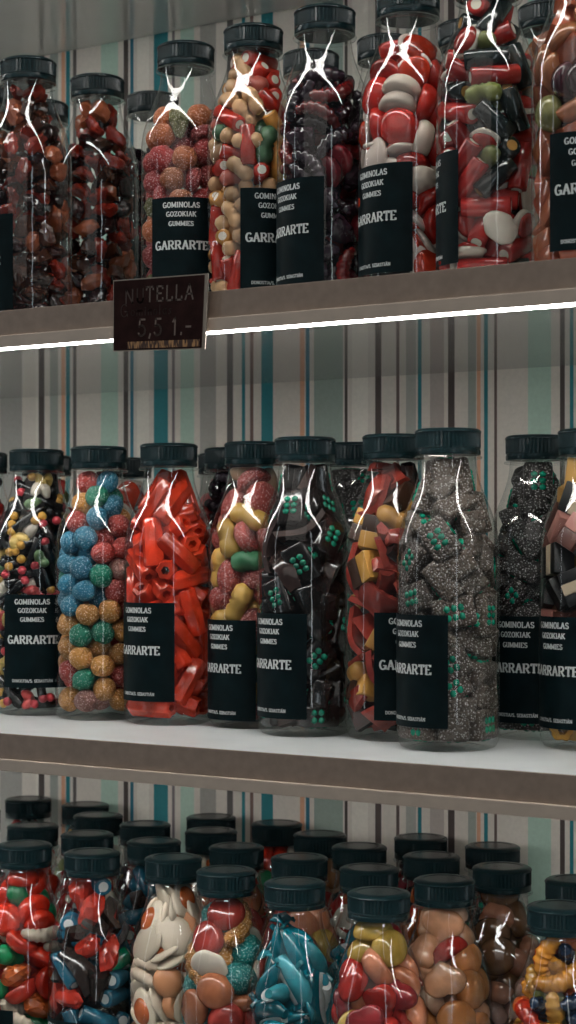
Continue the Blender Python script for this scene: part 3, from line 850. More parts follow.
#@PACKEND
cand_src = {}
DATA = """3 211 -111 128 24 -45 74 -40 3 239 40 175 7 -68 -18 70 3 68 -187 127 83 15 -9 -51 0 90 -56 256 20 -44 75 -43 0 186 158 172 57 23 77 -9 1 -92 -173 241 32 -39 80 -28 3 -18 -240 175 48 8 85 -10 0 -131 29 243 20 83 48 13 0 -37 222 171 46 -33 46 67 1 185 -149 249 32 -83 -42 11 2 1 -17 325 91 14 -36 7 2 -201 44 340 17 5 91 -36 0 191 56 358 27 -13 -25 -91 3 123 156 317 84 27 -10 45 1 -23 237 341 90 40 -7 8 1 213 -104 377 48 21 -31 -78 1 87 -227 390 26 -61 31 66 1 207 -118 516 36 -34 59 -62 1 73 -101 479 62 -65 12 40 0 222 93 459 21 -51 -65 50 2 -117 -63 503 22 -35 -88 16 1 92 126 471 53 -66 -34 -39 0 10 4 529 61 69 32 -19 2 155 -132 633 77 48 -35 -19 1 -177 88 537 77 61 9 -7 2 -52 -107 629 95 -23 -14 -10 2 104 216 617 12 -20 -94 22 1 31 115 603 47 -76 -15 -39 3 188 53 586 15 -34 92 -8 3 42 -235 604 7 -22 3 -96 1 235 -59 699 65 -15 -60 -42 1 128 -204 752 71 54 -15 39 0 1 40 724 13 -51 74 40 0 -19 -198 765 33 57 -55 -50 0 2 -239 867 10 6 -86 48 1 112 -27 722 23 -45 66 -53 0 103 -60 852 76 34 28 46 1 157 178 730 10 34 77 51 0 -110 -56 891 23 56 57 53 2 11 211 813 52 32 68 37 2 169 120 840 3 95 17 23 0 29 -199 966 67 50 -48 -21 2 129 211 920 49 59 -46 43 3 174 87 968 83 -51 -18 -4 2 246 29 836 14 67 31 -64 2 21 204 951 12 -70 62 -30 1 -137 194 884 23 -92 -28 12 3 188 -146 905 83 27 35 31 3 45 -11 1000 62 -49 -58 -17 3 162 125 1092 17 62 -75 -11 0 134 -74 990 58 66 44 13 1 226 -73 1064 80 4 -9 58 2 -106 12 1028 3 16 -74 63 1 -43 -113 1042 82 -44 -19 -29 3 -116 -209 985 90 -14 -28 -26 0 -53 105 1094 21 -18 3 -95 2 17 245 1097 30 23 -69 60 3 6 118 1196 55 80 -7 -21 0 -59 -44 1145 14 94 26 8 1 166 -92 1163 70 -66 -12 -22 0 123 -210 1152 44 -57 -46 -50 0 -230 72 1156 52 32 16 -76 2 225 87 1195 67 48 -23 -50 3 115 -38 1246 45 67 57 8 3 58 230 1226 60 69 18 -34 2 235 24 1305 69 -27 33 -57 1 -1 -194 1178 7 69 -62 -34 1 153 165 1352 61 -22 55 51 0 174 -139 1364 38 75 25 46 1 -125 -207 1185 10 -62 6 76 3 176 56 1480 47 21 -45 71 2 -119 -9 1250 31 -61 -22 69 0 34 -227 1344 59 38 -50 48 0 96 27 1387 28 -39 -67 -54 1 -159 90 1321 96 25 -1 -5 0 93 -127 1442 46 -36 14 79 1 -173 -132 1387 67 -38 -58 -23 2 -64 -176 1344 48 -22 -13 -83 1 -129 -68 1571 48 -66 54 -18 2 -35 -76 1413 46 -47 16 -72 1 152 -29 1561 78 5 49 -36 0 40 102 1574 5 81 43 38 0 -56 110 1653 41 -2 90 -3 2 -11 -30 1510 96 -10 -3 -23 2 -105 -27 1691 54 -55 48 -39 1 80 -93 1655 5 -65 -26 -70 2 -10 -150 1591 50 40 -38 66 1 50 29 1669 30 13 23 -91 0 62 -9 1780 93 33 -2 -6 0 -16 85 1783 69 -70 -7 7 0 -52 -71 1790 8 -30 -91 26
1 -38 -119 234 76 48 -40 9 2 -129 -158 353 58 -52 -20 58 2 -67 -231 287 17 -89 4 -39 1 -2 -4 323 14 -48 14 84 3 -195 24 445 94 23 20 6 0 201 23 297 90 30 29 8 0 225 -98 318 66 -26 63 28 1 -146 124 342 56 79 -11 -19 3 123 -161 300 66 -45 56 -17 3 169 98 405 40 86 27 -9 2 122 -208 421 22 31 -1 -91 0 -103 221 400 33 -77 9 52 2 -168 -111 451 4 24 -89 -35 3 -20 -191 428 16 60 -77 9 2 13 201 431 68 -7 29 -65 1 234 -44 484 70 -28 10 63 0 104 -79 490 31 72 47 -37 1 18 -238 567 93 26 23 -3 2 -83 -167 527 94 4 -3 30 2 202 142 557 42 69 1 -57 2 202 35 594 32 -9 88 -29 1 181 -60 661 17 -3 -86 46 3 0 -1 541 58 63 -30 39 0 171 -175 668 38 54 36 -64 1 48 -187 670 49 -32 -11 79 0 -227 -87 604 37 49 2 78 2 92 230 642 52 63 -42 37 0 164 113 702 31 18 27 -88 0 -125 -37 582 13 47 78 -37 3 -11 194 665 10 -59 -76 -20 0 -116 35 668 53 66 49 -12 0 -13 -16 721 28 41 -79 -34 3 -110 -212 689 25 27 89 -23 0 198 19 768 21 3 -85 45 1 -228 -61 766 71 33 -14 -59 3 43 -126 828 35 76 28 -46 0 234 51 877 51 58 -45 -43 0 -135 66 838 11 90 -37 -15 1 24 197 796 78 -21 39 -41 0 -93 -187 846 62 31 -65 -27 2 -185 -105 874 55 22 -45 -65 2 67 -234 825 96 18 -7 15 0 31 110 886 88 -44 6 -9 2 -244 -17 940 36 -57 -35 63 0 119 212 879 8 -52 -35 -76 3 171 -97 866 25 -27 -92 6 3 16 -3 886 24 -72 20 61 3 -19 -238 984 88 -34 29 7 0 -55 -107 975 30 86 -19 32 0 -116 8 1002 71 22 -64 -15 0 187 -151 968 35 -81 -44 3 3 -165 -177 1066 77 3 -61 -11 3 192 27 988 35 92 -2 7 1 170 172 1057 45 -39 -72 -32 2 68 30 1081 13 40 -58 -69 0 -58 -86 1149 18 -9 -86 44 2 148 -45 1120 33 18 -80 45 0 11 -242 1118 54 77 20 -25 3 237 35 1150 57 33 70 24 1 -49 65 1204 6 52 52 66 3 58 186 1196 8 68 -71 -7 0 54 -232 1245 44 82 23 -25 0 134 -149 1073 23 -29 -14 91 1 -158 134 1153 23 63 53 50 1 -228 -53 1217 53 34 55 53 0 81 -163 1354 15 -40 -88 16 1 157 -114 1244 26 -10 -84 44 1 -203 103 1340 56 32 70 -28 1 -81 -170 1254 33 20 -40 -82 3 -87 216 1299 71 -51 24 40 1 171 83 1249 39 5 -42 -81 3 -128 -118 1364 19 -20 81 -50 0 40 2 1341 18 86 1 46 0 217 -70 1339 3 56 -65 49 0 206 65 1392 48 -57 22 -61 0 -68 -191 1437 41 0 -72 53 3 9 -121 1504 64 -25 -10 -71 1 -22 102 1352 25 26 -92 -4 0 117 196 1348 65 -41 49 38 0 -64 184 1454 53 79 27 -2 1 132 -107 1478 76 -23 -26 54 0 52 -116 1630 86 -38 26 18 0 -50 -55 1582 63 -64 -37 20 0 -11 116 1530 52 -55 64 -6 0 -142 -39 1469 91 -29 -6 24 0 153 35 1561 18 60 -61 46 2 -116 -43 1657 67 51 -52 -2 2 87 140 1555 28 66 50 -47 0 90 52 1750 39 59 49 -48 1 -13 104 1738 31 -62 -21 -68 2 86 -62 1744 42 41 -67 43 2 -21 -56 1761 54 -25 -21 -77
2 -149 -148 277 28 -47 9 82 0 -220 -32 353 14 84 -49 11 0 -177 -134 497 26 75 -2 58 1 -167 -155 678 65 -49 -56 3 3 -219 -30 620 9 -25 -90 -32 1 -227 -21 771 31 79 9 50 1 104 -203 862 4 -26 92 -25 2 -116 -126 825 25 -34 44 -78 3 -39 -221 887 27 -72 -21 59 0 -133 -178 1018 35 -38 68 -50 0 -195 -103 1177 44 -48 51 54 0 208 -58 874 33 -74 -18 54 0 -219 -37 946 2 13 -96 -20 1 43 -224 1020 22 80 -44 32 3 145 -129 1020 3 -34 -56 75 0 -5 -65 1088 9 -87 14 -45 1 127 -189 1169 33 90 12 20 1 99 71 1159 71 56 40 -2 0 222 -10 1053 90 -34 -9 21 0 -48 -214 1178 36 -83 -29 -28 0 211 -48 1232 14 32 -92 5 0 36 -71 1261 28 60 -2 74 1 -190 -80 1356 49 45 68 -26 1 -62 -199 1349 31 -6 -40 -85 2 67 -162 1441 17 -49 -41 -74 3 196 -62 1364 98 6 -10 7 0 -3 -14 1421 82 -54 8 10 0 114 109 1484 36 88 -20 16 1 154 -52 1490 15 -22 59 -75 1 -105 -121 1490 65 -59 32 -33
2 -140 -211 199 76 -31 -53 -13 0 -171 -58 301 33 -46 -10 -81 0 -43 -196 274 92 30 -5 19 0 47 -255 288 46 10 8 87 2 -171 -136 332 6 80 21 54 0 -148 -213 378 2 -70 69 -10 2 9 -218 453 64 43 -56 25 1 -247 -56 523 52 -28 26 75 1 -110 -155 528 10 12 -72 -67 2 -18 -150 550 29 17 -39 85 2 69 -204 540 17 -27 -58 -73 0 -185 -180 637 40 -7 19 -88 1 -221 -109 772 23 -9 49 -83 2 -84 -193 646 28 42 63 -58 2 -1 -261 683 15 80 50 24 2 121 -114 794 28 -3 0 -95 2 221 -136 829 18 -2 -3 -97 1 -64 -163 765 5 -24 -49 82 2 112 -233 780 86 -10 43 19 0 117 -1 844 20 41 -12 87 2 53 -182 833 95 19 18 -6 2 -21 -219 847 24 64 -52 49 1 157 72 934 72 40 -12 54 0 181 157 973 13 -65 46 57 0 131 -115 958 44 -74 11 47 1 -184 -78 864 40 16 -74 -49 3 -12 -212 954 25 67 41 -55 2 -187 -110 952 44 20 -76 40 2 57 -253 997 21 43 -1 -87 0 12 -186 1106 58 4 -62 51 0 -165 -170 1037 50 1 -69 -51 2 76 -59 1042 10 -72 -11 66 2 -114 -189 1160 28 86 1 -41 0 109 -234 1156 3 -5 99 -1 1 253 -68 1053 1 -25 96 2 2 103 -230 1191 65 50 -49 -25 4 205 -145 1161 4 -5 -10 -98 2 -255 -50 1113 73 28 30 -53 2 -171 -120 1211 71 -42 53 16 4 87 -106 1247 35 -37 -12 -84 3 -221 -106 1309 89 26 27 -21 1 240 -46 1279 34 -91 18 -3 2 -35 -207 1258 50 71 -43 20 4 -113 -139 1303 20 6 -80 55 0 -58 -216 1370 65 16 -48 -55 2 53 -188 1392 46 -3 -33 81 0 201 -54 1447 37 -84 36 -8 2 61 -45 1372 34 -31 -79 38 2 160 85 1471 8 -6 55 81 3 6 -113 1432 30 -57 -58 48 2 -101 -163 1504 46 71 13 49 2 110 -175 1478 22 64 70 18 1 -124 22 1605 30 -18 68 63 0 130 63 1572 11 -34 74 -56 2 -62 -118 1559 12 20 23 -93 3 71 -126 1607 38 67 -5 -62 0 59 27 1626 55 56 31 51 0 27 -53 1662 42 45 15 76 0 28 24 1721 36 22 74 51 2 -21 -112 1746 19 89 34 21 2 -109 -49 1698 63 -43 -54 -33 0 57 -10 1794 70 -70 5 -7 0 -46 35 1794 52 13 -69 47
2 49 -220 219 26 -95 -11 1 3 195 85 170 71 -58 -29 -24 2 90 -70 182 74 -55 -35 -7 1 245 -106 220 68 16 68 -17 0 55 -10 267 66 -4 -42 -61 2 12 28 355 69 -70 -4 4 2 88 -207 365 19 5 -20 -95 1 5 166 427 61 -17 12 75 2 17 -180 498 75 31 44 36 0 214 39 353 84 -11 50 -12 2 189 -123 509 36 41 -82 12 3 252 56 539 59 50 -49 -38 2 68 -37 580 78 41 45 9 2 55 185 631 11 70 -37 -59 0 253 -15 710 15 67 -41 -58 2 169 78 682 12 79 58 9 3 146 144 801 72 4 -15 -66 2 118 -192 697 83 44 -5 31 2 39 40 768 83 -24 -27 -41 3 18 162 893 33 47 46 66 2 223 -3 871 26 -64 65 28 0 -5 -194 839 86 3 37 32 2 -113 -201 794 45 72 13 -49 3 132 -155 891 52 -13 55 63 3 105 22 995 2 -76 40 -50 0 -79 -71 960 15 -55 -24 77 2 108 198 979 21 44 -10 85 1 -178 -45 972 54 1 14 -82 3 176 -102 983 49 -15 41 74 0 39 -252 915 67 -58 29 32 0 -93 -117 1013 78 40 10 -44 1 -158 -161 1073 27 -58 -69 -32 3 -258 -2 1104 33 62 -33 -62 0 -19 -55 1047 46 4 -23 85 0 194 -159 1082 78 -39 -40 23 1 213 63 1044 68 1 5 71 0 171 67 1147 31 66 -65 -16 2 -33 -222 1123 44 -88 11 5 1 52 -13 1142 85 6 0 50 0 69 -168 1176 1 41 -65 62 3 -31 -69 1206 23 -17 20 93 0 247 29 1307 15 62 8 75 1 -233 -66 1292 51 55 -5 -65 1 80 -221 1273 11 23 -86 42 2 152 155 1311 63 1 -77 1 2 -153 -72 1323 12 -82 -47 25 2 158 -36 1287 88 -29 -2 -35 0 0 -140 1378 51 43 72 12 0 50 65 1360 7 -27 -66 69 0 -139 -182 1400 61 6 -64 44 1 152 -141 1431 0 -47 80 34 0 -127 -80 1458 38 85 -30 -15 1 -92 64 1521 1 -15 -39 90 2 45 -76 1461 83 13 49 -20 1 -102 -16 1470 2 40 -28 86 2 105 101 1515 37 13 29 86 0 53 -137 1551 97 0 0 19
0 214 -151 189 67 34 64 -7 0 175 -107 352 42 14 -86 19 0 207 -8 312 86 -3 -28 40 0 102 -145 344 22 40 41 78 1 244 -50 482 12 65 -26 -69 0 123 -143 513 35 57 -72 -14 0 -227 -119 614 53 62 -51 -23 1 55 -175 644 70 -11 6 -69 1 182 -49 632 15 31 2 -93 2 148 -135 744 5 78 -58 19 0 5 -268 784 69 -69 8 10 2 185 27 765 15 11 90 -37 1 102 -152 863 63 -10 -1 76 0 -108 -247 903 50 -26 65 49 0 -263 -56 929 54 32 63 43 1 61 55 920 15 -3 86 46 0 40 -171 949 59 -10 -4 79 1 247 14 979 2 72 5 68 0 -107 -139 1002 2 55 -82 -1 0 -229 -125 1099 48 69 -23 -47 1 -108 -165 1141 72 -31 58 -17 2 168 -107 1025 59 -52 59 -9 0 -264 -16 1241 66 10 72 16 1 62 -241 1098 19 35 -61 68 1 176 -85 1265 7 57 55 60 1 216 12 1189 32 -81 5 -47 2 25 -178 1253 36 -6 17 90 1 -166 -160 1343 76 40 -48 5 2 45 -161 1358 64 -14 -17 -72 1 201 24 1449 17 -73 -34 54 0 102 -117 1467 44 82 -18 29 1 -81 -112 1478 7 13 44 87 0 121 -98 1618 82 39 38 11 0 57 -53 1493 18 41 -76 45 0 89 21 1623 13 18 -36 90 1 -34 -64 1635 0 -13 98 0
1 163 -63 121 70 -24 66 -5 0 70 -213 119 12 -69 -11 -69 0 197 131 228 36 -38 23 81 2 -170 -197 156 44 -6 -74 49 2 -21 -219 219 97 -5 -1 21 0 225 -40 250 80 -55 -3 -20 0 132 -111 318 9 -22 -95 17 2 -150 -193 321 57 -75 25 16 2 183 -200 361 53 -70 -1 47 2 252 -40 398 34 62 54 44 0 50 -173 386 23 -10 33 90 1 168 86 451 45 -55 59 36 2 -59 -213 399 75 35 54 4 0 88 -206 496 11 60 36 69 0 89 63 585 48 -72 -43 23 0 145 174 634 61 -45 -63 -4 2 269 25 566 5 71 1 -69 0 97 -119 563 63 -9 -65 38 0 -19 -244 658 30 36 -86 -16 1 145 -194 674 66 -39 7 -62 2 105 -88 688 78 43 -2 43 3 147 204 755 60 -53 -58 7 0 -65 -234 784 31 27 -88 -20 0 249 -44 750 14 83 -53 6 3 89 -184 810 28 -26 62 -67 0 -145 -91 789 53 -82 -2 -14 0 136 81 853 54 54 -46 -44 1 150 -84 832 72 21 57 -29 0 -74 -166 918 17 -1 93 28 0 -218 -63 914 58 29 50 -55 2 75 -193 920 24 89 -36 -1 0 163 -21 944 20 45 49 71 1 141 -197 1027 90 18 -35 14 1 -172 -48 1022 34 -47 73 -34 1 229 -101 1105 3 26 93 22 1 -34 -123 1055 86 -24 -41 12 0 -108 -198 1112 44 -20 77 -40 0 162 28 1054 59 23 -67 36 2 210 27 1152 86 28 9 40 1 -163 -48 1197 12 74 -1 -65 1 -132 -183 1251 61 43 66 -3 3 85 -235 1194 34 42 50 66 0 127 212 1197 20 77 58 11 1 91 2 1252 58 20 69 -36 3 43 -129 1159 57 9 76 26 2 221 126 1258 28 -72 -12 -61 0 131 -171 1316 19 -42 -60 63 0 -36 -157 1326 31 -85 12 -38 1 78 -177 1429 69 -7 66 24 2 -171 -79 1371 6 98 -11 -2 1 220 -14 1391 17 -88 41 -7 0 -104 -36 1460 54 0 75 36 3 55 -126 1504 3 -43 81 38 0 111 130 1485 54 40 73 0 2 -64 -165 1552 74 52 -33 22 0 47 -53 1580 80 -9 57 -5 1 92 50 1553 96 -22 5 -10 0 29 110 1689 95 18 17 13 1 -29 -37 1673 45 -1 74 48 1 71 -74 1704 70 -30 -6 -63 0 -30 -5 1788 70 -67 -19 -8
0 45 -230 178 58 50 49 -40 0 -139 -188 178 37 65 25 -59 0 -165 -48 332 79 39 43 15 0 -123 -185 462 10 -48 -51 -69 0 -216 -46 580 68 33 -61 -18 0 -149 -165 778 72 -46 50 7 0 194 -30 916 62 12 28 -71 0 30 -168 885 31 21 16 -90 2 -83 -77 975 34 -84 -5 40 1 27 -186 1028 15 -84 -42 -27 1 -186 30 934 68 4 12 71 3 -151 -209 1004 50 70 10 -48 0 200 -111 1073 70 -29 -64 -5 0 -222 -60 1111 20 -70 3 -67 0 -81 27 1166 85 9 43 -24 2 96 -236 1175 70 53 41 -19 2 -35 -200 1191 72 -38 -53 18 2 140 -145 1268 66 -31 -28 -61 1 -117 -148 1255 63 10 -63 -42 1 -221 -67 1337 63 -33 68 -10 0 35 -147 1372 55 23 -16 -78 1 166 -34 1370 20 42 4 -87 1 -53 -140 1457 89 -15 -26 31 0 -111 -70 1562 78 41 -35 -29 1 102 -98 1587 20 37 -68 -58 0 -49 -60 1742 24 -20 -62 70
1 149 -190 1033 54 -15 -68 -46 2 178 98 1029 19 91 20 27 3 224 -89 1147 57 34 47 -56 3 40 -195 1206 39 -57 -71 5 0 154 -183 1256 52 54 48 -44 3 175 -67 1305 26 -90 0 -31 0 51 -217 1370 39 -24 87 13 2 -14 -156 1460 20 49 -76 -34 2 208 30 1432 78 -3 57 20 2 142 2 1598 58 -29 -54 52 1 -78 -114 1588 32 -21 -79 47 1 14 -109 1671 80 -55 17 12 3 61 -12 1670 28 -13 78 52 3 3 -83 1785 1 -1 71 -69 2 51 75 1784 14 -94 29 -4
1 196 -135 363 45 74 46 11 0 243 19 402 6 -68 -26 66 0 228 -78 616 24 53 -80 -2 1 236 -58 802 39 -58 -39 -58 3 234 66 750 14 -68 10 70 3 154 126 898 67 -56 -40 23 2 176 -72 1320 91 25 -29 -9 3 114 -34 1526 8 -11 -79 59 2 72 -112 1641 46 -40 -69 -37 2 135 24 1616 65 18 -56 -46 0 79 72 1705 53 62 -56 7 2 42 -80 1789 23 3 -13 -95
2 193 -104 418 60 27 -73 15 2 52 -180 373 43 -87 18 -8 1 -25 -70 498 73 17 9 64 2 40 -190 564 27 -82 42 25 0 11 -250 599 21 11 81 -51 0 94 -154 657 18 -90 25 25 2 51 -20 609 3 -25 -38 -88 2 97 -197 766 96 -11 -4 22 3 -71 -190 886 35 -86 -19 30 0 -128 194 1014 31 -7 -21 -91 2 141 -175 921 10 32 -79 -49 2 168 -149 1082 22 -35 86 -25 0 -18 -267 1046 49 -48 51 50 2 56 -66 1023 33 80 20 43 1 -121 -83 1135 45 -34 -81 8 2 -28 -78 1127 30 -37 -41 76 1 -167 109 1184 53 16 -67 47 2 -43 -179 1274 67 62 -30 -24 2 154 -149 1279 80 3 -51 28 1 11 -153 1343 35 -38 5 -84 0 128 -161 1435 33 -22 77 -49 2 -39 -99 1515 13 55 79 19 0 -120 -177 1453 24 -60 -57 -49 2 73 -30 1472 50 51 3 -68 0 141 -21 1551 0 -61 78 0
0 55 -158 1518 13 -14 84 -49


0 118 -199 281 19 18 -70 -65 0 95 -212 488 69 67 18 10 0 50 -188 662 98 3 9 9 0 122 -150 780 3 -40 -90 8 0 -22 -221 853 63 66 -32 23 0 149 -163 971 49 71 -1 49 0 99 -144 1140 25 55 76 17 1 4 -189 1212 21 88 33 22 0 88 -177 1403 53 57 -21 57 1 109 -46 1509 10 0 -94 29 1 -56 -141 1562 9 -15 -61 76 0 23 -54 1696 23 84 13 -44 1 -82 58 1720 75 -40 -51 3 0 69 27 1745 54 60 -42 -38
0 -191 -162 161 19 -27 80 -48 5 116 -227 125 3 0 99 1 1 229 -73 92 47 62 33 -52 1 121 -44 112 60 61 19 46 1 -4 -145 181 47 66 -54 19 0 -39 -259 187 23 -41 -4 87 0 -10 -163 126 78 27 -54 9 0 93 -220 203 47 -30 14 -81 0 -75 -202 222 8 2 -95 -28 0 -47 -169 247 4 79 16 -57 1 159 -160 281 5 96 -15 20 0 -131 -120 353 11 -48 -74 -43 2 -47 -251 411 38 25 -51 72 2 -120 -236 359 74 11 -24 60 0 -94 -123 541 66 -66 28 16 1 33 -217 592 18 90 4 -37 0 -35 -178 683 43 69 -52 -22 2 -57 -250 686 87 -18 -28 33 1 -133 -97 719 50 69 39 -30 1 92 -106 810 17 -65 32 -66 1 23 -164 784 0 -56 59 56 5 -121 -214 750 4 37 65 64 3 139 -177 844 38 -11 83 -37 2 -184 -163 727 76 4 19 -60 0 10 -134 856 39 -32 49 69 5 233 -147 879 75 -58 14 -25 0 -154 -184 818 14 -46 55 -67 0 220 -63 886 84 -17 -10 49 1 -66 -190 865 48 -72 -8 47 1 -23 -254 937 42 43 19 76 1 106 -124 960 83 -53 8 8 5 169 -218 936 74 36 -11 -53 1 243 46 992 53 83 14 1 0 -135 -143 936 26 -55 55 -55 3 -132 -238 945 45 -25 46 -71 1 -86 -121 969 46 -18 68 -52 1 -94 -159 967 87 38 19 -21 1 173 -158 988 90 19 9 -34 3 97 -180 1013 56 69 39 21 0 -166 -98 1030 36 24 68 -57 1 -58 -208 1086 63 54 39 37 0 186 -135 1101 14 -77 58 -17 0 5 -156 1052 67 -52 -21 -47 1 134 -101 1107 26 -17 58 74 4 -167 -214 1132 32 78 -8 51 0 -116 -122 1074 28 -95 3 -6 0 202 -24 1112 86 -33 31 16 1 249 -121 1161 60 2 -15 77 0 12 -145 1203 47 83 15 -23 0 -58 -132 1121 58 -72 34 10 1 120 -208 1197 14 -68 -68 17 1 233 -57 1144 22 -29 91 11 2 -210 -162 1223 46 81 31 16 1 -76 -179 1238 31 -66 66 -10 3 192 -2 1221 62 15 21 -73 0 -34 -145 1261 3 60 -60 52 4 184 -170 1186 28 -49 81 6 0 71 -123 1268 62 74 5 -21 1 244 -81 1312 58 25 9 -76 0 129 72 1306 71 -47 -47 18 2 27 -249 1337 48 62 -60 -5 0 139 -125 1329 43 29 -72 44 0 -67 -143 1323 15 2 86 -47 1 207 60 1355 74 21 27 -56 1 213 81 1418 5 -15 -92 -33 1 -191 -143 1420 49 -9 18 84 2 183 117 1485 96 25 -2 -7 1 46 -69 1379 76 -20 -37 48 3 77 -177 1396 47 -70 -14 50 0 59 -60 1434 71 59 9 34 0 161 -2 1430 78 42 26 -36 0 -128 -170 1500 48 -24 19 81 0 77 -181 1499 42 69 -57 -6 1 -30 -128 1473 12 42 84 -29 3 39 -107 1502 71 48 35 -35 4 112 -78 1526 27 -21 -3 93 1 136 -14 1481 31 -23 -33 -85 4 83 -149 1611 16 -52 -24 -79 0 97 30 1564 47 6 -63 -60 0 -95 -108 1510 53 60 56 -19 5 25 -101 1587 26 -74 -14 -59 0 -61 -93 1606 18 51 -71 43 0 -12 88 1641 73 11 65 11 1 95 -56 1635 82 38 -40 -1 1 -45 -138 1670 80 -6 -34 -47 0 15 -42 1634 17 -93 19 -21 0 63 -50 1695 41 0 83 37 1 86 118 1692 17 -14 -94 -22 3 108 -72 1733 24 18 73 60 1 15 43 1700 40 50 -51 -56 0 1 -27 1698 61 6 37 -68 1 -100 -56 1689 70 -24 23 61 2 112 -45 1774 1 26 65 -70
3 227 -33 143 21 42 -82 29 4 61 -57 143 1 -89 42 -1 3 -104 -205 143 4 -12 41 -89 4 57 -222 143 52 -38 13 74 1 66 85 244 8 -49 -85 7 3 172 -152 232 67 51 20 -47 3 -215 -82 143 44 10 87 12 4 185 136 341 22 65 18 69 1 -230 6 285 20 8 95 16 2 39 -226 300 42 31 16 -83 2 -84 -75 248 88 -15 24 35 3 -212 -89 409 13 27 18 93 1 229 -21 317 11 13 17 96 3 76 46 435 9 -19 97 7 4 -50 -74 442 44 -1 7 -88 2 62 -62 316 52 -63 -33 -45 3 228 -27 487 20 94 14 19 3 164 -161 402 25 -76 -58 -5 1 -113 -200 349 16 -78 -33 49 3 16 -229 459 79 -56 -13 12 3 -226 -39 561 61 24 71 -20 3 -53 -68 621 80 -9 56 -13 3 -135 -186 528 33 -50 -29 -74 3 85 -97 532 11 -1 98 7 2 165 -160 650 9 -45 0 -88 1 79 52 600 26 54 50 -61 3 -129 -190 697 44 24 -26 82 2 14 -229 623 43 -84 6 30 3 -221 -62 722 32 -27 -61 -66 3 230 -4 659 28 -74 -47 36 3 70 -219 782 41 -18 23 85 2 78 -35 734 32 72 -22 -56 3 197 -118 804 66 -36 -52 -39 4 -74 -56 794 3 -9 -68 72 1 225 45 826 9 65 -8 -74 0 -204 -105 886 20 -10 -39 88 0 61 -68 898 43 25 -82 -24 1 211 91 994 53 -67 33 36 0 -80 -215 846 18 -75 -57 -24 0 47 -225 954 4 -95 -27 -10 1 219 -69 953 19 49 -52 66 2 155 -170 1066 7 -74 21 62 1 28 72 1018 88 11 13 41 0 0 -89 1050 8 25 -41 -86 0 18 -229 1127 24 -30 -72 -56 0 -118 -197 998 32 7 90 -25 4 228 -30 1112 1 87 41 -23 1 191 128 1162 30 -31 -16 -88 2 -220 -66 1054 46 71 26 45 0 -139 -183 1151 82 5 21 51 1 86 3 1162 29 -12 -67 66 0 -214 -68 1225 67 -21 -70 1 1 160 -157 1235 8 -59 75 -26 0 -12 -106 1222 67 -57 -18 -41 1 222 0 1273 97 15 -12 4 0 -124 -177 1315 72 47 -46 -18 1 156 147 1330 13 56 19 -79 0 0 202 1381 8 -61 -12 -77 0 40 -207 1347 62 70 -11 32 1 -74 -160 1464 36 -37 -84 -1 1 77 -51 1340 79 -41 10 42 1 186 3 1436 10 4 -86 47 3 99 133 1490 29 90 -7 -28 0 -1 -3 1476 97 12 12 -13 0 94 -136 1492 56 28 -77 -6 3 -74 -95 1602 33 62 -58 38 2 42 98 1644 56 63 5 52 0 129 0 1582 36 51 -1 -77 2 51 -89 1654 2 -5 35 -92 1 -50 -63 1760 79 -40 -41 18 0 80 1 1765 36 -86 23 -25 1 -35 72 1763 25 -67 -17 -67
0 -4 -199 128 7 70 -7 -70 0 -216 -44 218 34 67 61 -19 0 153 41 222 90 3 38 -13 0 128 -85 168 30 -78 14 -51 0 122 190 224 93 -18 -28 1 0 104 -105 333 20 -62 64 39 0 216 -77 316 27 -18 -23 -91 0 128 178 381 37 72 55 13 0 119 -121 544 57 27 -21 -73 0 230 86 520 3 1 -3 99 0 20 -100 741 55 28 -77 -13 0 196 -102 635 19 -79 -48 -30 0 138 91 719 6 37 -3 91 0 136 196 805 94 6 18 -26 0 61 -193 824 52 -21 -75 32 0 234 -48 814 19 7 16 -96 0 -45 -134 887 84 44 12 -25 0 1 -67 938 14 -62 1 76 0 -183 -145 974 96 -16 -15 -9 0 134 23 974 45 13 84 23 0 20 -149 1017 35 -22 81 -39 0 -118 -170 1147 15 82 -24 48 0 199 -34 1050 18 -28 -57 -74 0 77 -113 1129 54 -20 -63 -50 0 188 98 1168 88 37 26 -9 0 113 104 1265 55 -6 30 76 0 -151 -120 1318 80 -45 -37 -2 0 175 -122 1241 79 14 -37 45 0 31 20 1272 30 62 -44 56 0 21 -222 1308 35 -9 3 92 0 71 -102 1383 32 -48 23 -77 0 133 7 1354 34 -29 75 -47 0 73 -32 1488 34 -59 7 -71 0 100 115 1477 62 -48 -14 59 0 -16 -141 1604 62 -26 4 -72 0 -140 -48 1526 6 -8 -39 -91 0 92 -90 1592 2 29 88 -36 0 67 92 1664 19 -37 89 -10 0 -83 -32 1674 18 -10 -32 -91
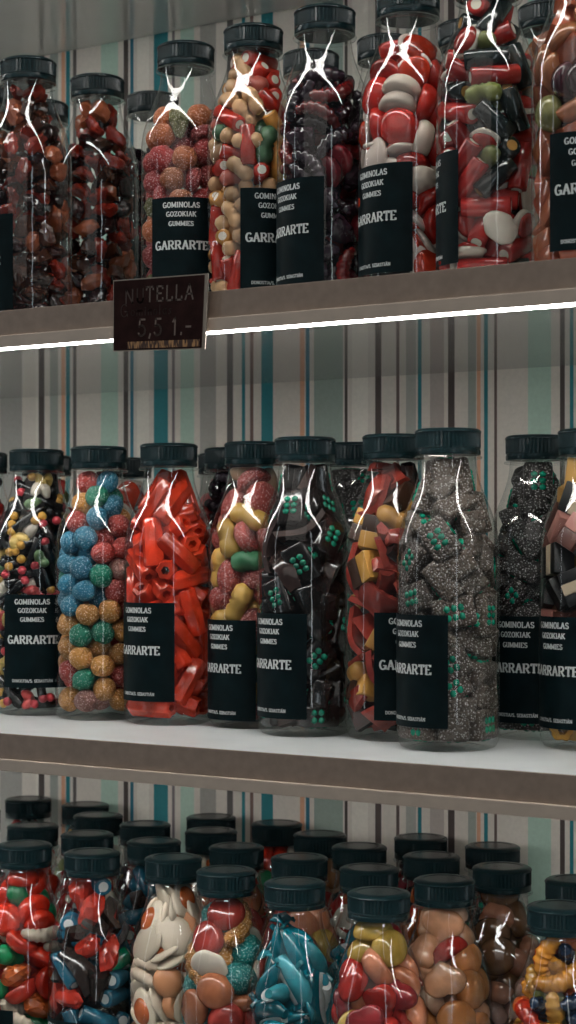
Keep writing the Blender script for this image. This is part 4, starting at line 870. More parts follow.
1 -117 -109 123 0 -66 74 0 1 160 -99 120 77 0 0 -62 2 28 -236 141 13 77 -8 -60 0 124 -110 245 63 -71 -18 22 2 134 -198 413 57 11 33 73 0 67 -182 543 26 -5 -83 48 1 163 -189 716 70 50 49 -4 0 -165 -161 746 70 59 23 30 0 45 -75 885 87 -22 -36 -19 0 33 -231 879 1 96 10 -20 3 -259 -5 864 38 -60 37 -58 1 162 -89 923 38 72 -54 -17 1 -126 -155 886 29 68 65 -14 1 -44 -182 1070 33 66 19 63 1 138 -142 1073 6 3 21 -97 0 -164 -170 1126 81 -1 3 -57 2 99 -214 1178 13 -66 -17 -71 0 -75 -204 1339 23 88 38 12 3 -254 -16 1174 64 -25 69 -19 1 -179 -61 1304 8 95 -22 -17 1 50 -165 1342 38 -30 -80 32 1 167 -88 1299 55 -1 62 55 1 198 11 1373 3 44 41 79 0 67 -153 1488 11 55 6 -81 1 -158 -15 1416 21 -23 -94 6 1 121 127 1520 17 -37 -73 53 1 -122 -88 1581 16 -37 -41 81 1 118 -54 1616 4 62 -20 74 0 -33 40 1647 50 -45 -6 72 3 56 89 1733 4 47 58 -65 1 22 -35 1747 67 -29 -18 64 3 -58 -6 1801 0 -54 83 0
0 165 -121 141 0 45 -88 0 1 158 114 151 13 37 88 22 0 145 -84 267 49 -75 25 -33 1 5 -200 263 64 45 34 -50 1 51 -130 229 83 -6 -50 -20 0 -108 -180 193 71 18 64 -20 0 211 57 262 36 -47 -52 60 0 -190 -76 197 67 20 64 -28 0 32 -72 345 18 -32 -8 91 0 155 -12 478 25 -32 -83 -35 0 146 84 406 81 54 -5 18 0 159 -146 529 51 -2 70 -48 1 -32 -179 628 12 -97 -4 -12 0 -24 -197 718 20 7 97 -1 0 160 154 624 42 -70 -7 -56 0 210 6 719 58 38 -38 60 0 132 -115 761 18 -33 -87 29 0 -192 -115 838 60 63 -32 -36 0 160 -39 898 13 28 65 68 0 -38 -224 936 44 34 -61 54 0 76 -146 932 78 -51 20 -28 0 -204 -84 1022 35 44 55 60 0 189 103 892 45 -69 13 -53 1 176 -38 1104 44 -6 -83 -30 1 -6 -208 1129 36 30 -46 74 1 206 -37 1098 54 21 46 -66 0 159 147 1156 39 -14 -72 55 1 -109 -183 1273 71 -14 -67 3 0 100 -186 1176 27 47 -60 57 0 132 81 1292 40 -42 80 2 0 197 -56 1339 33 63 9 69 1 71 -137 1413 30 -14 93 -8 0 -8 -58 1320 11 94 22 -20 0 63 15 1426 26 -69 -54 38 0 17 -158 1534 38 -62 53 40 0 -143 -64 1480 81 32 -46 -12 0 -68 27 1573 3 -19 -96 -14 0 -76 -54 1701 14 -72 -24 -62 0 125 -5 1544 45 -45 30 -69 1 -8 12 1678 39 -82 25 -31 1 4 97 1662 52 -62 22 53 0 74 56 1706 20 72 23 -60
0 -169 -137 236 7 -49 -58 62 3 78 -67 164 37 -89 8 -20 0 47 -83 190 55 74 1 36 3 -22 -222 241 29 -12 74 58 0 99 -195 252 46 3 79 -39 1 -101 -164 316 9 27 92 -23 3 -211 18 350 70 -29 -38 51 0 36 -219 440 6 82 20 -51 2 -190 -153 441 74 38 50 -18 0 -97 -101 509 29 2 -9 94 1 25 -157 646 52 -77 -3 33 0 -139 -170 685 45 -27 -84 11 0 34 -221 705 12 70 8 69 0 -55 -175 806 13 38 13 90 0 -14 -119 808 4 -42 68 58 1 -147 -28 905 47 -77 20 34 0 47 -213 929 9 16 -79 56 0 -3 -164 1008 32 34 87 -5 3 183 -89 983 42 30 64 -55 0 -183 -124 1116 65 -1 -74 5 0 32 -148 1014 14 21 33 90 1 -91 -206 1128 30 1 69 65 0 82 -131 1105 76 29 37 42 3 178 -103 1207 50 65 54 15 0 -48 -151 1209 70 -60 11 -33 0 176 -99 1312 72 44 34 38 1 -197 -45 1403 59 -19 77 0 1 -73 -164 1367 9 -74 -22 -62 0 43 -86 1337 10 -65 -64 36 2 97 -166 1465 39 -35 -38 75 0 -78 -70 1612 7 -93 -6 -34 0 -67 -24 1583 60 12 -73 28 1 113 -40 1573 18 -51 33 -76 0 -46 -62 1655 78 43 -36 23 0 -23 41 1727 84 -18 18 46 3 64 24 1665 55 17 80 0
0 -69 -191 141 97 0 0 -18 0 105 -140 141 49 0 0 86 0 -175 -31 141 0 98 10 0 0 223 -8 161 50 50 48 50 0 129 -106 268 88 -2 2 -46 0 170 9 356 24 -6 -91 30 0 94 -168 373 91 1 -26 29 0 159 167 338 35 67 20 -61 0 189 2 499 14 -68 -70 12 0 101 -190 536 32 0 70 -62 0 164 -46 657 42 -7 -23 -86 0 39 221 549 8 -5 -69 70 0 31 -162 707 69 42 -8 -57 0 -84 -203 755 18 42 47 -74 0 143 163 705 34 -13 -69 61 0 232 -7 849 70 0 70 -2 0 137 128 908 28 -76 -32 -47 0 127 -179 867 28 -15 68 -65 0 -228 -43 976 70 -8 70 5 0 -87 -200 957 23 7 70 66 0 152 -39 1027 22 32 88 21 0 66 -190 1064 11 87 18 -42 0 124 -106 1147 19 -86 41 -19 0 -112 -187 1187 14 45 47 -73 0 196 89 1147 53 22 66 47 0 -210 -54 1245 70 30 -62 -13 0 106 113 1234 34 -33 87 -5 0 -189 48 1387 60 31 72 9 0 51 -203 1316 26 37 -53 70 0 108 -57 1275 99 -1 -7 4 0 -80 -114 1405 32 -12 37 -86 0 126 -24 1412 9 27 95 1 0 92 148 1492 24 69 43 -51 0 84 -84 1522 13 83 41 33 0 -109 -67 1602 8 -77 -28 -56 0 14 -59 1600 42 -44 -21 75 0 -19 -15 1761 0 89 -42 0 0 78 19 1689 2 -58 -27 -76
0 -149 -165 162 67 64 -24 -25 0 69 -188 141 0 -15 98 0 0 123 -153 730 84 -7 -50 14 0 -104 -140 755 40 -78 -41 17 0 31 -159 827 16 77 42 43 0 -211 -59 918 69 -31 62 -12 0 -40 -202 937 89 -3 -42 -9 0 179 -104 957 22 -44 32 -79 0 -170 -141 1076 41 73 1 -53 0 8 -197 1135 2 -19 -8 -97 0 132 -84 1175 87 4 21 -42 0 26 -188 1311 8 -45 -20 -85 0 -164 -84 1267 51 1 23 82 0 -149 121 1387 12 -50 61 -58 0 154 -136 1354 35 -76 9 52 0 -96 -75 1425 2 73 -55 38 0 44 -96 1483 8 74 -51 41 0 -95 -42 1587 76 37 -48 -17 0 65 7 1557 5 3 -18 -97 0 -61 29 1683 75 15 58 24 0 46 -81 1707 39 55 -32 65 0 58 36 1683 48 4 -81 29
2 -175 -93 125 69 -51 -47 -15 0 13 -108 125 82 0 0 55 1 177 -137 201 54 2 73 -39 3 70 -221 378 68 69 7 16 0 0 -201 527 7 0 99 -5 2 146 -193 778 14 -90 39 -8 1 -156 -78 807 2 -97 20 5 3 -184 -68 975 78 54 21 18 1 11 -98 840 11 69 -51 -47 0 -93 -147 1014 6 41 -68 -59 3 21 -227 1034 42 -37 -60 -55 2 112 -117 1047 11 11 -93 -31 2 -141 -33 1155 19 54 -13 80 1 -192 13 1268 66 -16 -18 -69 3 -157 -163 1191 60 -70 21 -31 3 88 -162 1265 68 32 -42 -49 1 -5 -189 1356 4 49 -11 -85 1 -147 -119 1419 10 50 61 59 3 154 -83 1458 65 -6 60 -44 0 -99 2 1565 79 -60 5 7 3 -16 -120 1567 66 -72 13 10 0 -74 -21 1744 40 45 59 52 1 53 -65 1714 35 62 -16 67
0 227 -28 106 0 -62 77 0 2 211 -77 236 67 -46 -24 51 2 73 -221 198 17 -78 6 58 0 158 -100 353 7 87 -30 36 0 66 -155 330 20 -24 -10 93 1 -68 -38 443 70 -35 -35 50 2 167 -80 500 6 24 -22 -93 2 167 -155 639 34 -79 -44 -24 2 45 -223 710 17 90 1 38 2 50 -65 674 52 -17 -66 -49 2 -69 -120 861 52 -45 39 -60 2 210 -94 902 77 -14 -56 24 2 20 -49 966 48 76 -19 -38 3 164 -199 1032 34 -13 69 -60 1 154 -164 1199 35 34 -86 -1 0 239 5 1244 62 -30 -35 61 1 125 -183 1234 21 35 5 -90 0 -27 7 1287 34 -10 85 37 2 60 -139 1386 1 25 65 -71 1 190 -35 1527 1 80 -19 -56 1 137 -14 1492 61 25 71 23 2 -16 -93 1562 83 -14 44 26 0 49 -147 1628 59 52 -22 56 0 36 12 1653 87 35 -32 -5 0 61 -10 1796 0 -64 75 0
0 111 135 1485 11 33 -79 -48 0 154 -43 1580 18 -22 95 -5 3 70 78 1642 11 9 -97 17 3 -24 92 1790 9 69 9 -69 0 20 -27 1778 0 -55 -39 72
0 171 12 1516 50 -42 -41 62 0 64 -89 1559 47 -33 -23 -77 1 87 65 1665 44 77 -35 -24 0 -63 83 1731 82 -46 -31 6 0 -45 -30 1732 66 -11 19 70 0 73 -76 1707 24 65 -32 63 0 1 -7 1813 0 -99 0 0
0 2 -259 686 4 -57 6 80 1 91 -250 803 43 -61 35 55 0 -47 -169 955 15 8 -31 -92 2 -81 -215 1070 85 24 39 -23 2 73 -218 1110 87 14 44 4 0 -146 -179 1288 7 -41 -83 -34 1 -136 -136 1182 12 22 51 -81 0 111 -170 1320 49 82 4 27 3 -16 -191 1352 15 37 90 -2 1 -165 -102 1499 70 -7 -62 31 2 -52 -119 1458 1 58 79 -11 0 -105 1 1696 77 -7 -33 -53 0 30 -126 1577 36 92 10 -1 0 -62 83 1643 24 -81 4 52 2 -18 -53 1640 1 -57 -63 50 0 67 -83 1722 63 -61 17 42 0 0 7 1796 99 0 0 9
0 -94 -47 1624 16 -39 35 82 0 17 -69 1758 68 69 21 2
0 157 -69 142 94 -1 0 -30 0 7 -204 141 0 -2 99 0 0 130 -192 325 62 33 61 -32 0 -57 -209 478 25 -4 67 68 0 150 -136 571 38 31 13 -85 0 -1 -212 800 59 -77 -16 -13 0 172 -135 932 5 -50 42 -75 0 41 -217 1152 26 38 -58 65 0 158 -143 1266 42 -72 3 53 0 101 -128 1524 48 -32 -75 -28 0 -81 -108 1496 15 -32 -90 19 0 -77 -48 1645 25 43 71 48 0 28 58 1637 21 10 -19 94 0 -24 1 1761 72 0 0 68 0 51 3 1688 73 -24 -50 37
0 202 145 610 69 -50 49 -12 1 81 -231 721 7 -15 86 -47 3 191 -50 659 57 -22 77 15 3 -101 -8 700 10 -59 9 78 0 -109 -153 808 17 -81 54 -9 2 124 115 758 36 -34 85 -12 1 56 -130 831 53 60 46 37 2 207 -66 819 50 31 -53 -59 3 -113 -202 935 21 50 -57 -60 0 109 -156 939 28 -58 74 -7 0 124 64 971 24 38 -27 -84 0 248 -12 1000 64 25 -65 -29 2 104 -188 1089 27 19 20 -91 0 -50 -72 1022 46 -60 -46 -44 0 21 83 1040 5 -77 43 -45 0 -241 -61 1072 42 64 -29 -55 2 -129 -182 1168 51 34 -53 57 1 245 68 1189 21 -61 -26 70 3 10 -173 1208 47 -59 51 38 0 174 -13 1175 92 -35 4 9 0 90 -150 1314 30 62 -70 -9 2 -195 32 1342 41 -48 64 -41 1 -111 -92 1354 34 21 -90 2 0 131 114 1305 19 -76 49 35 1 210 -48 1376 12 60 -77 -12 0 -33 -188 1478 79 57 1 -16 0 -36 -37 1405 36 76 -49 14 0 153 -16 1437 81 5 -47 -32 3 77 129 1549 50 -18 -18 82 0 -125 -42 1622 58 -4 79 14 3 3 -71 1619 65 15 33 -65 0 110 -38 1549 75 -31 -39 41 0 25 63 1704 18 -26 91 24 0 15 -36 1779 56 0 0 81
3 143 153 726 67 -58 44 -2 0 39 -243 772 19 -15 96 0 0 174 -148 830 73 20 -50 39 3 -74 -109 829 47 15 59 -62 0 165 64 777 63 -29 -70 -4 3 65 -58 820 89 -39 -20 8 3 84 178 875 84 -45 19 -22 1 -22 -213 993 40 -90 7 4 0 224 8 977 68 -71 5 6 1 -200 -98 949 29 58 -11 74 0 64 227 1062 90 8 41 -7 3 120 -113 1006 4 89 -15 41 0 6 27 1118 35 -92 5 -9 0 218 50 1103 25 7 67 -68 2 166 49 1199 46 62 -62 -3 0 -59 -226 1179 73 -33 -27 52 3 -28 -122 1154 4 -5 91 38 0 -160 56 1243 34 51 -14 -76 3 42 -208 1194 85 33 39 -3 0 -147 -75 1248 52 67 -45 -23 1 203 -56 1294 0 72 41 54 0 92 213 1306 12 -75 58 -25 3 -122 -94 1394 1 94 -23 19 1 65 -149 1332 87 25 -40 -3 0 -147 -58 1389 68 -42 -58 10 3 106 72 1354 39 -35 84 6 0 9 -24 1438 44 32 -18 -81 4 41 128 1463 20 21 91 -24 3 105 0 1558 7 75 -54 -35 3 96 75 1605 42 71 16 -53 0 -135 -79 1513 1 -35 61 -70 1 -75 -46 1704 47 41 56 -53 1 55 -100 1608 62 -3 69 -35 0 31 40 1785 51 -7 70 -48
2 -194 -165 733 62 65 -37 -21 0 86 -151 847 6 99 -3 4 0 -112 -155 833 4 -35 -1 -93 0 -57 -171 929 40 -58 -19 -67 0 -80 -240 945 53 65 27 -45 1 -228 -143 972 9 64 28 -69 0 33 -181 996 3 -82 -18 53 2 121 -164 992 25 -66 -40 57 0 241 -120 1011 2 62 -34 -70 0 -88 -147 1059 73 -47 6 47 2 120 -225 1165 72 56 38 -7 0 -214 -33 1136 79 23 55 -5 0 105 -104 1144 11 98 -6 -4 1 -118 -212 1170 90 -35 10 -21 0 -95 -158 1216 67 -70 20 8 1 249 -74 1283 73 11 65 -7 1 -39 -196 1266 6 17 -95 21 0 163 -46 1280 58 42 -15 67 0 113 -131 1332 22 -58 77 9 0 228 55 1378 36 -60 15 -69 0 32 -168 1375 8 -15 -25 94 0 -68 -223 1426 52 -78 -14 -27 0 124 -163 1499 40 -81 10 39 0 106 85 1466 59 -3 -37 70 0 -90 -136 1582 18 40 40 -79 0 132 80 1624 54 54 -62 -10 2 128 -41 1530 36 -53 50 57 0 -158 2 1593 24 -54 -15 78 0 14 -85 1619 22 65 0 -72 0 67 -38 1665 73 -30 57 -19 0 -47 -54 1729 24 23 55 75 0 -29 -12 1731 50 77 -38 -2 2 -11 67 1738 33 88 16 -27 0 91 4 1720 37 46 28 75
1 -191 -73 981 35 -88 22 -15 3 189 0 990 8 -47 -75 43 4 183 -40 1147 3 -29 94 11 3 140 -206 1020 51 16 68 -47 1 -15 -109 1101 14 25 95 0 4 -104 -226 1084 54 -30 63 45 1 -192 -53 1202 76 -51 -17 -34 4 64 -236 1226 72 64 22 -4 0 232 79 1311 17 55 36 72 2 -140 -99 1415 74 18 43 -47 1 173 -84 1300 78 45 -33 -26 0 7 -216 1396 81 -57 -2 6 2 -16 21 1482 73 -42 36 -38 1 143 36 1462 79 -38 -16 -44 0 64 117 1549 49 -6 -48 -72 3 -36 -153 1556 2 -23 -76 -59 2 76 13 1672 11 -81 43 36 3 44 -69 1744 85 40 2 32 1 -70 1 1676 29 -35 -26 84
0 121 -169 965 39 -9 77 -48 1 116 -7 1092 42 79 11 42 0 -63 -130 983 19 52 77 -28 0 12 -69 1136 92 8 -13 -32 0 182 -22 1249 73 16 64 -8 0 161 108 1197 19 63 43 -60 0 -113 -151 1123 7 37 75 -52 0 69 33 1228 25 -59 -75 -8 0 -139 -89 1313 44 28 82 20 1 -91 -100 1246 40 -27 -5 86 1 31 -117 1404 32 23 -74 53 1 -135 -12 1529 75 27 -56 18 0 -31 5 1394 6 33 36 86 0 79 -39 1502 75 -6 51 39 1 100 64 1483 56 -7 46 67 0 -58 128 1500 43 59 -52 41 0 -20 -33 1557 60 12 -69 -36 0 -31 23 1588 7 36 81 -43
0 -55 -184 1144 34 -7 -81 -44 1 172 -39 1154 3 -36 -65 -65 1 133 -155 1113 72 52 -41 14 2 216 108 1218 71 -40 54 -12 3 49 -242 1225 9 -22 70 66 1 -235 12 1220 47 -49 46 -55 3 -161 -96 1281 15 51 -10 83 1 90 -133 1349 68 -48 -26 -47 2 -23 -52 1318 42 -32 61 -57 3 164 -48 1366 54 81 14 -12 2 67 175 1478 55 69 -44 11 2 145 48 1430 82 -54 4 4 1 -87 -172 1466 53 -53 61 22 2 37 -97 1544 11 76 43 -45 0 108 -32 1673 65 48 44 36 0 -95 -46 1657 73 31 -16 -57 3 2 85 1732 51 -85 -1 -3 0 -22 -32 1779 45 0 0 -88
1 247 -10 1016 4 68 -6 -71 1 28 -184 1053 31 36 -84 -22 1 173 -175 1130 65 -64 -32 21 0 154 101 1141 9 -8 -26 -95 2 -138 -205 1157 57 22 -65 43 0 63 -19 1240 0 -60 -68 -40 3 -5 -180 1238 56 11 41 69 1 173 165 1288 45 -66 -8 -58 2 -144 -67 1320 6 19 8 97 0 -14 -64 1392 9 55 -81 -14 0 97 -191 1388 63 -71 -27 8 0 -183 49 1467 46 64 48 37 1 232 -47 1305 3 65 -10 74 1 157 29 1463 57 13 79 -7 0 -96 -136 1532 80 36 -42 20 2 69 -72 1559 93 -2 -33 3 0 69 81 1649 84 -37 10 -35 0 -86 5 1681 79 6 59 -3 0 18 -59 1732 20 2 -64 -73 3 8 42 1782 51 0 0 -85
0 173 -81 867 13 -23 72 63 1 20 72 947 33 1 93 10 2 176 -67 1033 11 9 3 98 2 53 -194 1022 74 -10 49 43 1 -94 -222 980 26 -2 -74 61 1 124 147 1079 2 -1 -19 -97 0 51 -184 1169 27 93 -21 -1 2 239 -67 1179 31 -71 -16 60 1 71 -38 1231 93 -17 30 6 1 -64 -156 1361 46 -19 -80 -30 1 -183 -5 1489 66 -33 -46 47 1 55 -196 1436 72 57 -11 36 0 165 -64 1359 33 75 -53 17 0 189 74 1437 60 -51 27 -54 1 14 36 1466 13 -15 -63 74 1 -22 -107 1553 31 49 76 -27 1 112 39 1662 76 -33 50 -19 0 -9 -67 1686 89 -39 -6 -17 1 -29 26 1792 0 87 46 0
1 -250 43 1144 19 -65 18 -70 3 -151 -117 1216 91 -29 -17 -21 3 195 -14 1249 59 -18 -23 74 0 4 -225 1237 88 -39 -23 -7 0 94 93 1313 21 -9 83 -48 2 151 -56 1401 1 61 69 37 2 -105 -132 1363 41 -30 11 84 0 53 197 1399 4 -31 -47 81 2 189 -64 1420 65 -52 -16 52 0 -122 46 1414 79 44 37 17 3 -170 -129 1349 24 -38 -79 40 1 38 -133 1385 64 34 -65 -20 1 -74 -86 1518 21 -22 -86 -39 3 109 81 1549 14 -87 44 -9 0 52 -113 1598 8 -33 87 35 3 7 51 1557 65 58 -9 -46 0 38 5 1649 48 46 -54 -50 1 36 78 1735 37 -86 24 23 0 -37 -79 1678 65 -36 -49 -43 3 -34 5 1731 71 -63 -21 -16 2 1 7 1730 41 81 -40 -9
0 191 -101 1404 55 -19 56 -57 0 139 146 1451 35 80 12 -45 1 113 -158 1505 60 4 61 -50 0 109 24 1527 88 35 -22 -18 0 41 -74 1613 84 -19 -46 -16 0 67 56 1713 51 -2 -75 40
0 -103 -216 1220 29 -5 93 -18 2 -197 21 1338 93 -8 33 0 0 230 -57 1264 31 94 6 -6 0 147 57 1416 60 67 -29 29 2 202 4 1506 40 -53 -65 33 0 111 67 1591 62 26 41 -60 1 -31 -51 1626 41 -89 9 -14 1 74 -83 1699 20 -12 -16 -95 0 -15 -12 1715 35 6 88 29 2 97 73 1746 47 72 -10 -47 2 -32 67 1767 32 -9 36 86
3 -91 -169 1343 60 -72 -22 -23 1 146 100 1324 0 -64 26 71 2 124 204 1413 6 -34 -71 60 2 170 37 1407 94 28 -14 -4 0 51 156 1536 25 -91 5 31 0 87 -184 1383 58 -33 73 -3 0 -133 -143 1440 85 30 32 26 2 139 15 1530 50 -83 14 15 2 -140 -49 1526 93 10 14 -30 0 127 -29 1632 92 -35 -4 10 0 28 -89 1567 9 -20 45 85 0 -22 -103 1654 43 -20 -86 15 1 -100 -43 1696 91 22 28 -14
1 100 180 1409 10 54 -69 -46 0 -101 -84 1430 16 27 67 -66 1 85 102 1565 68 -50 -52 2 2 -155 -106 1557 8 61 56 54 0 157 -57 1560 11 -41 88 -14 2 69 36 1712 15 -57 80 3 0 17 25 1788 46 18 -68 -53
0 9 -234 1322 8 -65 73 -16 3 -101 -174 1473 23 61 -73 -17 2 -150 -83 1475 60 -38 36 58 0 64 -180 1492 23 45 85 -1 1 -4 -22 1786 66 -69 -9 -24
0 -58 -231 715 85 22 31 33 0 84 -218 1185 5 -40 -17 89 3 -49 -138 1326 42 22 79 36 4 -148 -161 1328 57 5 68 -43 0 -30 -178 1463 75 18 59 17 0 150 -138 1433 34 88 -30 -1 0 -71 -78 1506 14 41 12 -88 0 -177 -12 1501 69 -20 33 60 0 -46 -37 1631 39 45 -19 -77 3 63 -67 1594 40 -12 49 -76 0 -6 -85 1715 42 31 84 2 0 -84 72 1700 85 4 10 -50
3 -53 -178 1379 6 -96 -21 -10 0 109 -195 1428 59 -45 -63 -17 0 -106 -154 1458 95 -4 -14 -22 0 -71 -13 1564 59 66 43 -12 0 -62 -134 1582 94 18 -26 -3 1 -33 -117 1585 17 69 24 -65
4 -147 -172 1365 75 35 -51 19 3 214 72 1367 39 72 -28 -48 3 166 -111 1458 46 3 -81 -33 2 39 -183 1455 68 34 46 -43 0 -127 -75 1465 89 -41 10 -8 4 19 148 1569 62 77 -9 -1 3 -92 3 1577 14 -94 -27 5 4 123 0 1642 74 10 62 18 3 -40 -66 1720 48 -57 -21 -62 0 53 -3 1813 1 70 -70 -1
0 -188 -65 1493 16 -48 -28 80 0 113 -142 1533 60 10 62 -48 0 -100 -39 1564 34 73 -58 2 1 47 -126 1627 78 -48 -37 8 0 -69 -87 1711 4 42 46 -77 0 55 -26 1744 70 -15 38 -57 0 -22 26 1813 0 94 31 0

1 220 -92 1178 64 -29 -70 1 2 71 196 1418 46 76 25 -37 2 117 -186 1377 59 -56 -55 -13 0 220 11 1391 77 10 60 17 3 -137 -161 1428 4 -57 -57 -57 2 61 -93 1548 68 -55 -9 45 2 122 72 1598 51 19 53 63 1 -88 -81 1632 39 8 81 40 3 57 23 1725 32 -23 88 22 0 -20 -36 1779 23 0 0 -96
0 153 15 1449 77 25 -52 22 2 74 -107 1503 27 69 65 -4 0 -104 -118 1559 54 -46 68 14 3 51 89 1605 29 -75 53 22 0 15 -65 1654 7 82 29 -47 1 83 10 1719 40 -55 -50 52 0 -26 5 1775 30 0 0 94
3 87 -209 1257 82 -5 47 28 0 -65 -163 1350 68 2 16 -70 2 136 -9 1388 15 27 -29 -90 3 15 -178 1461 72 10 -67 -6 0 -109 -9 1551 79 24 47 26 3 5 -83 1551 36 -2 -43 81 0 139 -52 1580 41 -73 -36 38 1 47 25 1687 53 72 -16 39 0 -24 98 1721 36 -17 -63 -65 0 -79 -63 1720 58 0 -65 47 0 32 -29 1714 44 5 80 38
0 -45 -120 839 68 36 56 -28 0 -143 -19 948 39 14 83 -34 0 -145 -6 1127 34 53 76 9 1 -92 -73 1141 60 -15 -39 67 0 -170 3 1289 32 64 64 23 0 4 -166 1379 40 30 51 -69 1 106 -73 1329 84 -28 -26 37 0 -32 60 1367 37 37 -44 -72 0 -117 55 1424 21 82 48 18 0 55 68 1499 44 31 -64 53 0 -42 -6 1471 81 21 21 -48
0 -1 -249 1199 12 80 -55 -15 0 234 -14 1299 61 23 17 -72 2 -98 -192 1333 18 -37 -18 -88 2 -9 -177 1391 73 9 24 62 2 168 19 1451 31 -11 15 92 2 123 143 1469 25 -51 -61 -53 0 -150 -56 1498 1 -17 60 76 0 137 -113 1495 89 -38 17 9 2 13 -200 1520 55 -80 -16 -7 1 77 70 1521 37 -56 -67 30 0 29 -92 1555 92 9 33 15 2 85 44 1686 19 -15 -95 -15 1 -65 -17 1657 37 -45 -73 31 0 -24 -116 1661 4 -88 -29 35 1 -47 -22 1786 24 -7 70 -66
2 -127 -103 1460 11 81 -42 -36 2 21 -143 1520 20 -32 -67 -63 1 127 138 1512 75 -51 39 10 0 -98 118 1568 43 23 81 -31 2 -75 11 1719 7 -78 -44 -42 0 9 -37 1779 69 0 0 71
2 -191 -66 1369 47 55 -7 -67 3 202 107 1394 37 -34 -69 50 0 -113 -162 1468 79 40 6 -43 3 76 -158 1420 4 -23 10 96 1 92 22 1518 48 21 -21 -81 0 20 -155 1544 8 -14 94 28 1 -122 55 1648 21 -65 34 -63 0 44 -106 1661 87 27 -18 34 3 -73 -57 1664 47 -47 -19 70 0 -31 42 1796 30 0 0 -94 0 26 -30 1758 23 -24 48 -80
0 -154 -120 1409 58 -38 70 10 0 3 -138 1396 12 -68 -71 7 0 30 -105 1574 28 8 57 -75 0 31 42 1646 5 94 -29 6 0 -22 -47 1682 81 -40 -31 -25 0 -1 14 1745 5 -16 95 -21
0 -205 -91 1147 64 -5 70 27 0 -120 -101 1320 33 33 -87 -9 0 -185 57 1392 45 67 41 41 1 -134 -29 1524 62 -36 -54 41 0 66 -131 1519 81 53 18 15 0 -63 -64 1644 39 -2 89 18 0 15 19 1761 94 0 0 -32
0 104 -144 1509 16 -48 80 29 0 144 90 1600 27 78 18 -51 0 100 -76 1618 79 -19 -45 34 3 44 49 1751 85 7 -42 27 0 -19 -7 1796 59 0 0 80
0 172 -104 898 9 -31 -72 -59 3 206 -124 1056 79 -15 -54 22 1 204 -115 1292 39 47 -61 48 0 228 32 1328 8 -72 60 -31 3 160 -99 1467 54 -67 -39 29 3 173 65 1488 51 -26 -67 -45 2 93 130 1434 26 -48 73 38 2 91 93 1635 24 -78 28 -49 0 120 -49 1637 45 -28 -56 -62 1 30 95 1752 81 -16 -50 -24 0 80 -46 1790 81 -29 -17 47"""


def decode(line):
    """one bottle, eight numbers a sweet: kind, position in 0.1 mm, turn as a quaternion in 1/99"""
    v = [int(t) for t in line.split()]
    out = []
    for i in range(0, len(v), 8):
        k, x, y, z, a, b, c, d = v[i:i + 8]
        out.append((k, Vector((x * 1e-4, y * 1e-4, z * 1e-4)), Quaternion((a, b, c, d)).normalized()))
    return out


def fill_bottle(b_, line):
    """every sweet in the bottle is an object of its own"""
    base = Vector((b_['x'], b_['y'], b_['z']))
    d = Vector((base.x, base.y)).normalized()
    right = Vector((d.y, -d.x))
    rec = REC[b_['rec']]
    byl = {}
    for k, p, q in decode(line):
        w, key, cw, noun, fn = rec[k]
        me = proto(key, fn)[0][0]
        if key not in cand_src:
            o = bpy.data.objects.new(me.name.split('.')[0], me)
            cand_src[key] = o
        else:
            o = cand_src[key].copy()
        col.objects.link(o)
        o.rotation_mode = 'QUATERNION'
        o.rotation_quaternion = q
        o.scale = (.97, .97, .97)
        o.location = p + base
        s = p.x * right.x + p.y * right.y
        depth = p.x * d.x + p.y * d.y
        hz = 'in the neck' if p.z > .158 else 'under the shoulder' if p.z > .118 else 'at mid height' if p.z > .08 else 'low down' if p.z > .035 else 'at the bottom'
        sd = 'left' if s < -.011 else 'right' if s > .011 else 'centre'
        dp = 'front ' if depth < 0 else 'rear '
        byl.setdefault((cw + ' ' + noun, f'{hz}, {dp}{sd}, {b_["nick"]}'), []).append((o.location.z, s, o))
    for (what, where), lst in byl.items():
        lst.sort(key=lambda t: -t[0])
        n = len(lst)
        words = {1: [''], 2: ['upper ', 'lower '], 3: ['upper ', 'middle ', 'lower ']}.get(n, ['topmost '] + [''] * (n - 2) + ['lowest '])
        for (z_, s_, o), wd in zip(lst, words):
            tag(o, f'{wd}{what} {where}'.replace('under the shoulder', 'under shoulder').replace('at mid height', 'mid height').replace('at the bottom', 'at bottom'), 'candy', f'{what}s in the {b_["nick"]}')


# ------------------------------------------------------------------ setting: floor, wall, shelves
def simple_slab(name, x0, x1, y0, y1, z0, z1, mat):
    bm = bmesh.new()
    box(bm, x0, x1, y0, y1, z0, z1)
    return struct(link(name, mesh_from(name, bm, [mat], False)))


simple_slab('floor', -4, 3, -3, P_WALL, -.05, 0, noisy('grey_floor', (.22, .21, .20), .5, 4, .15))

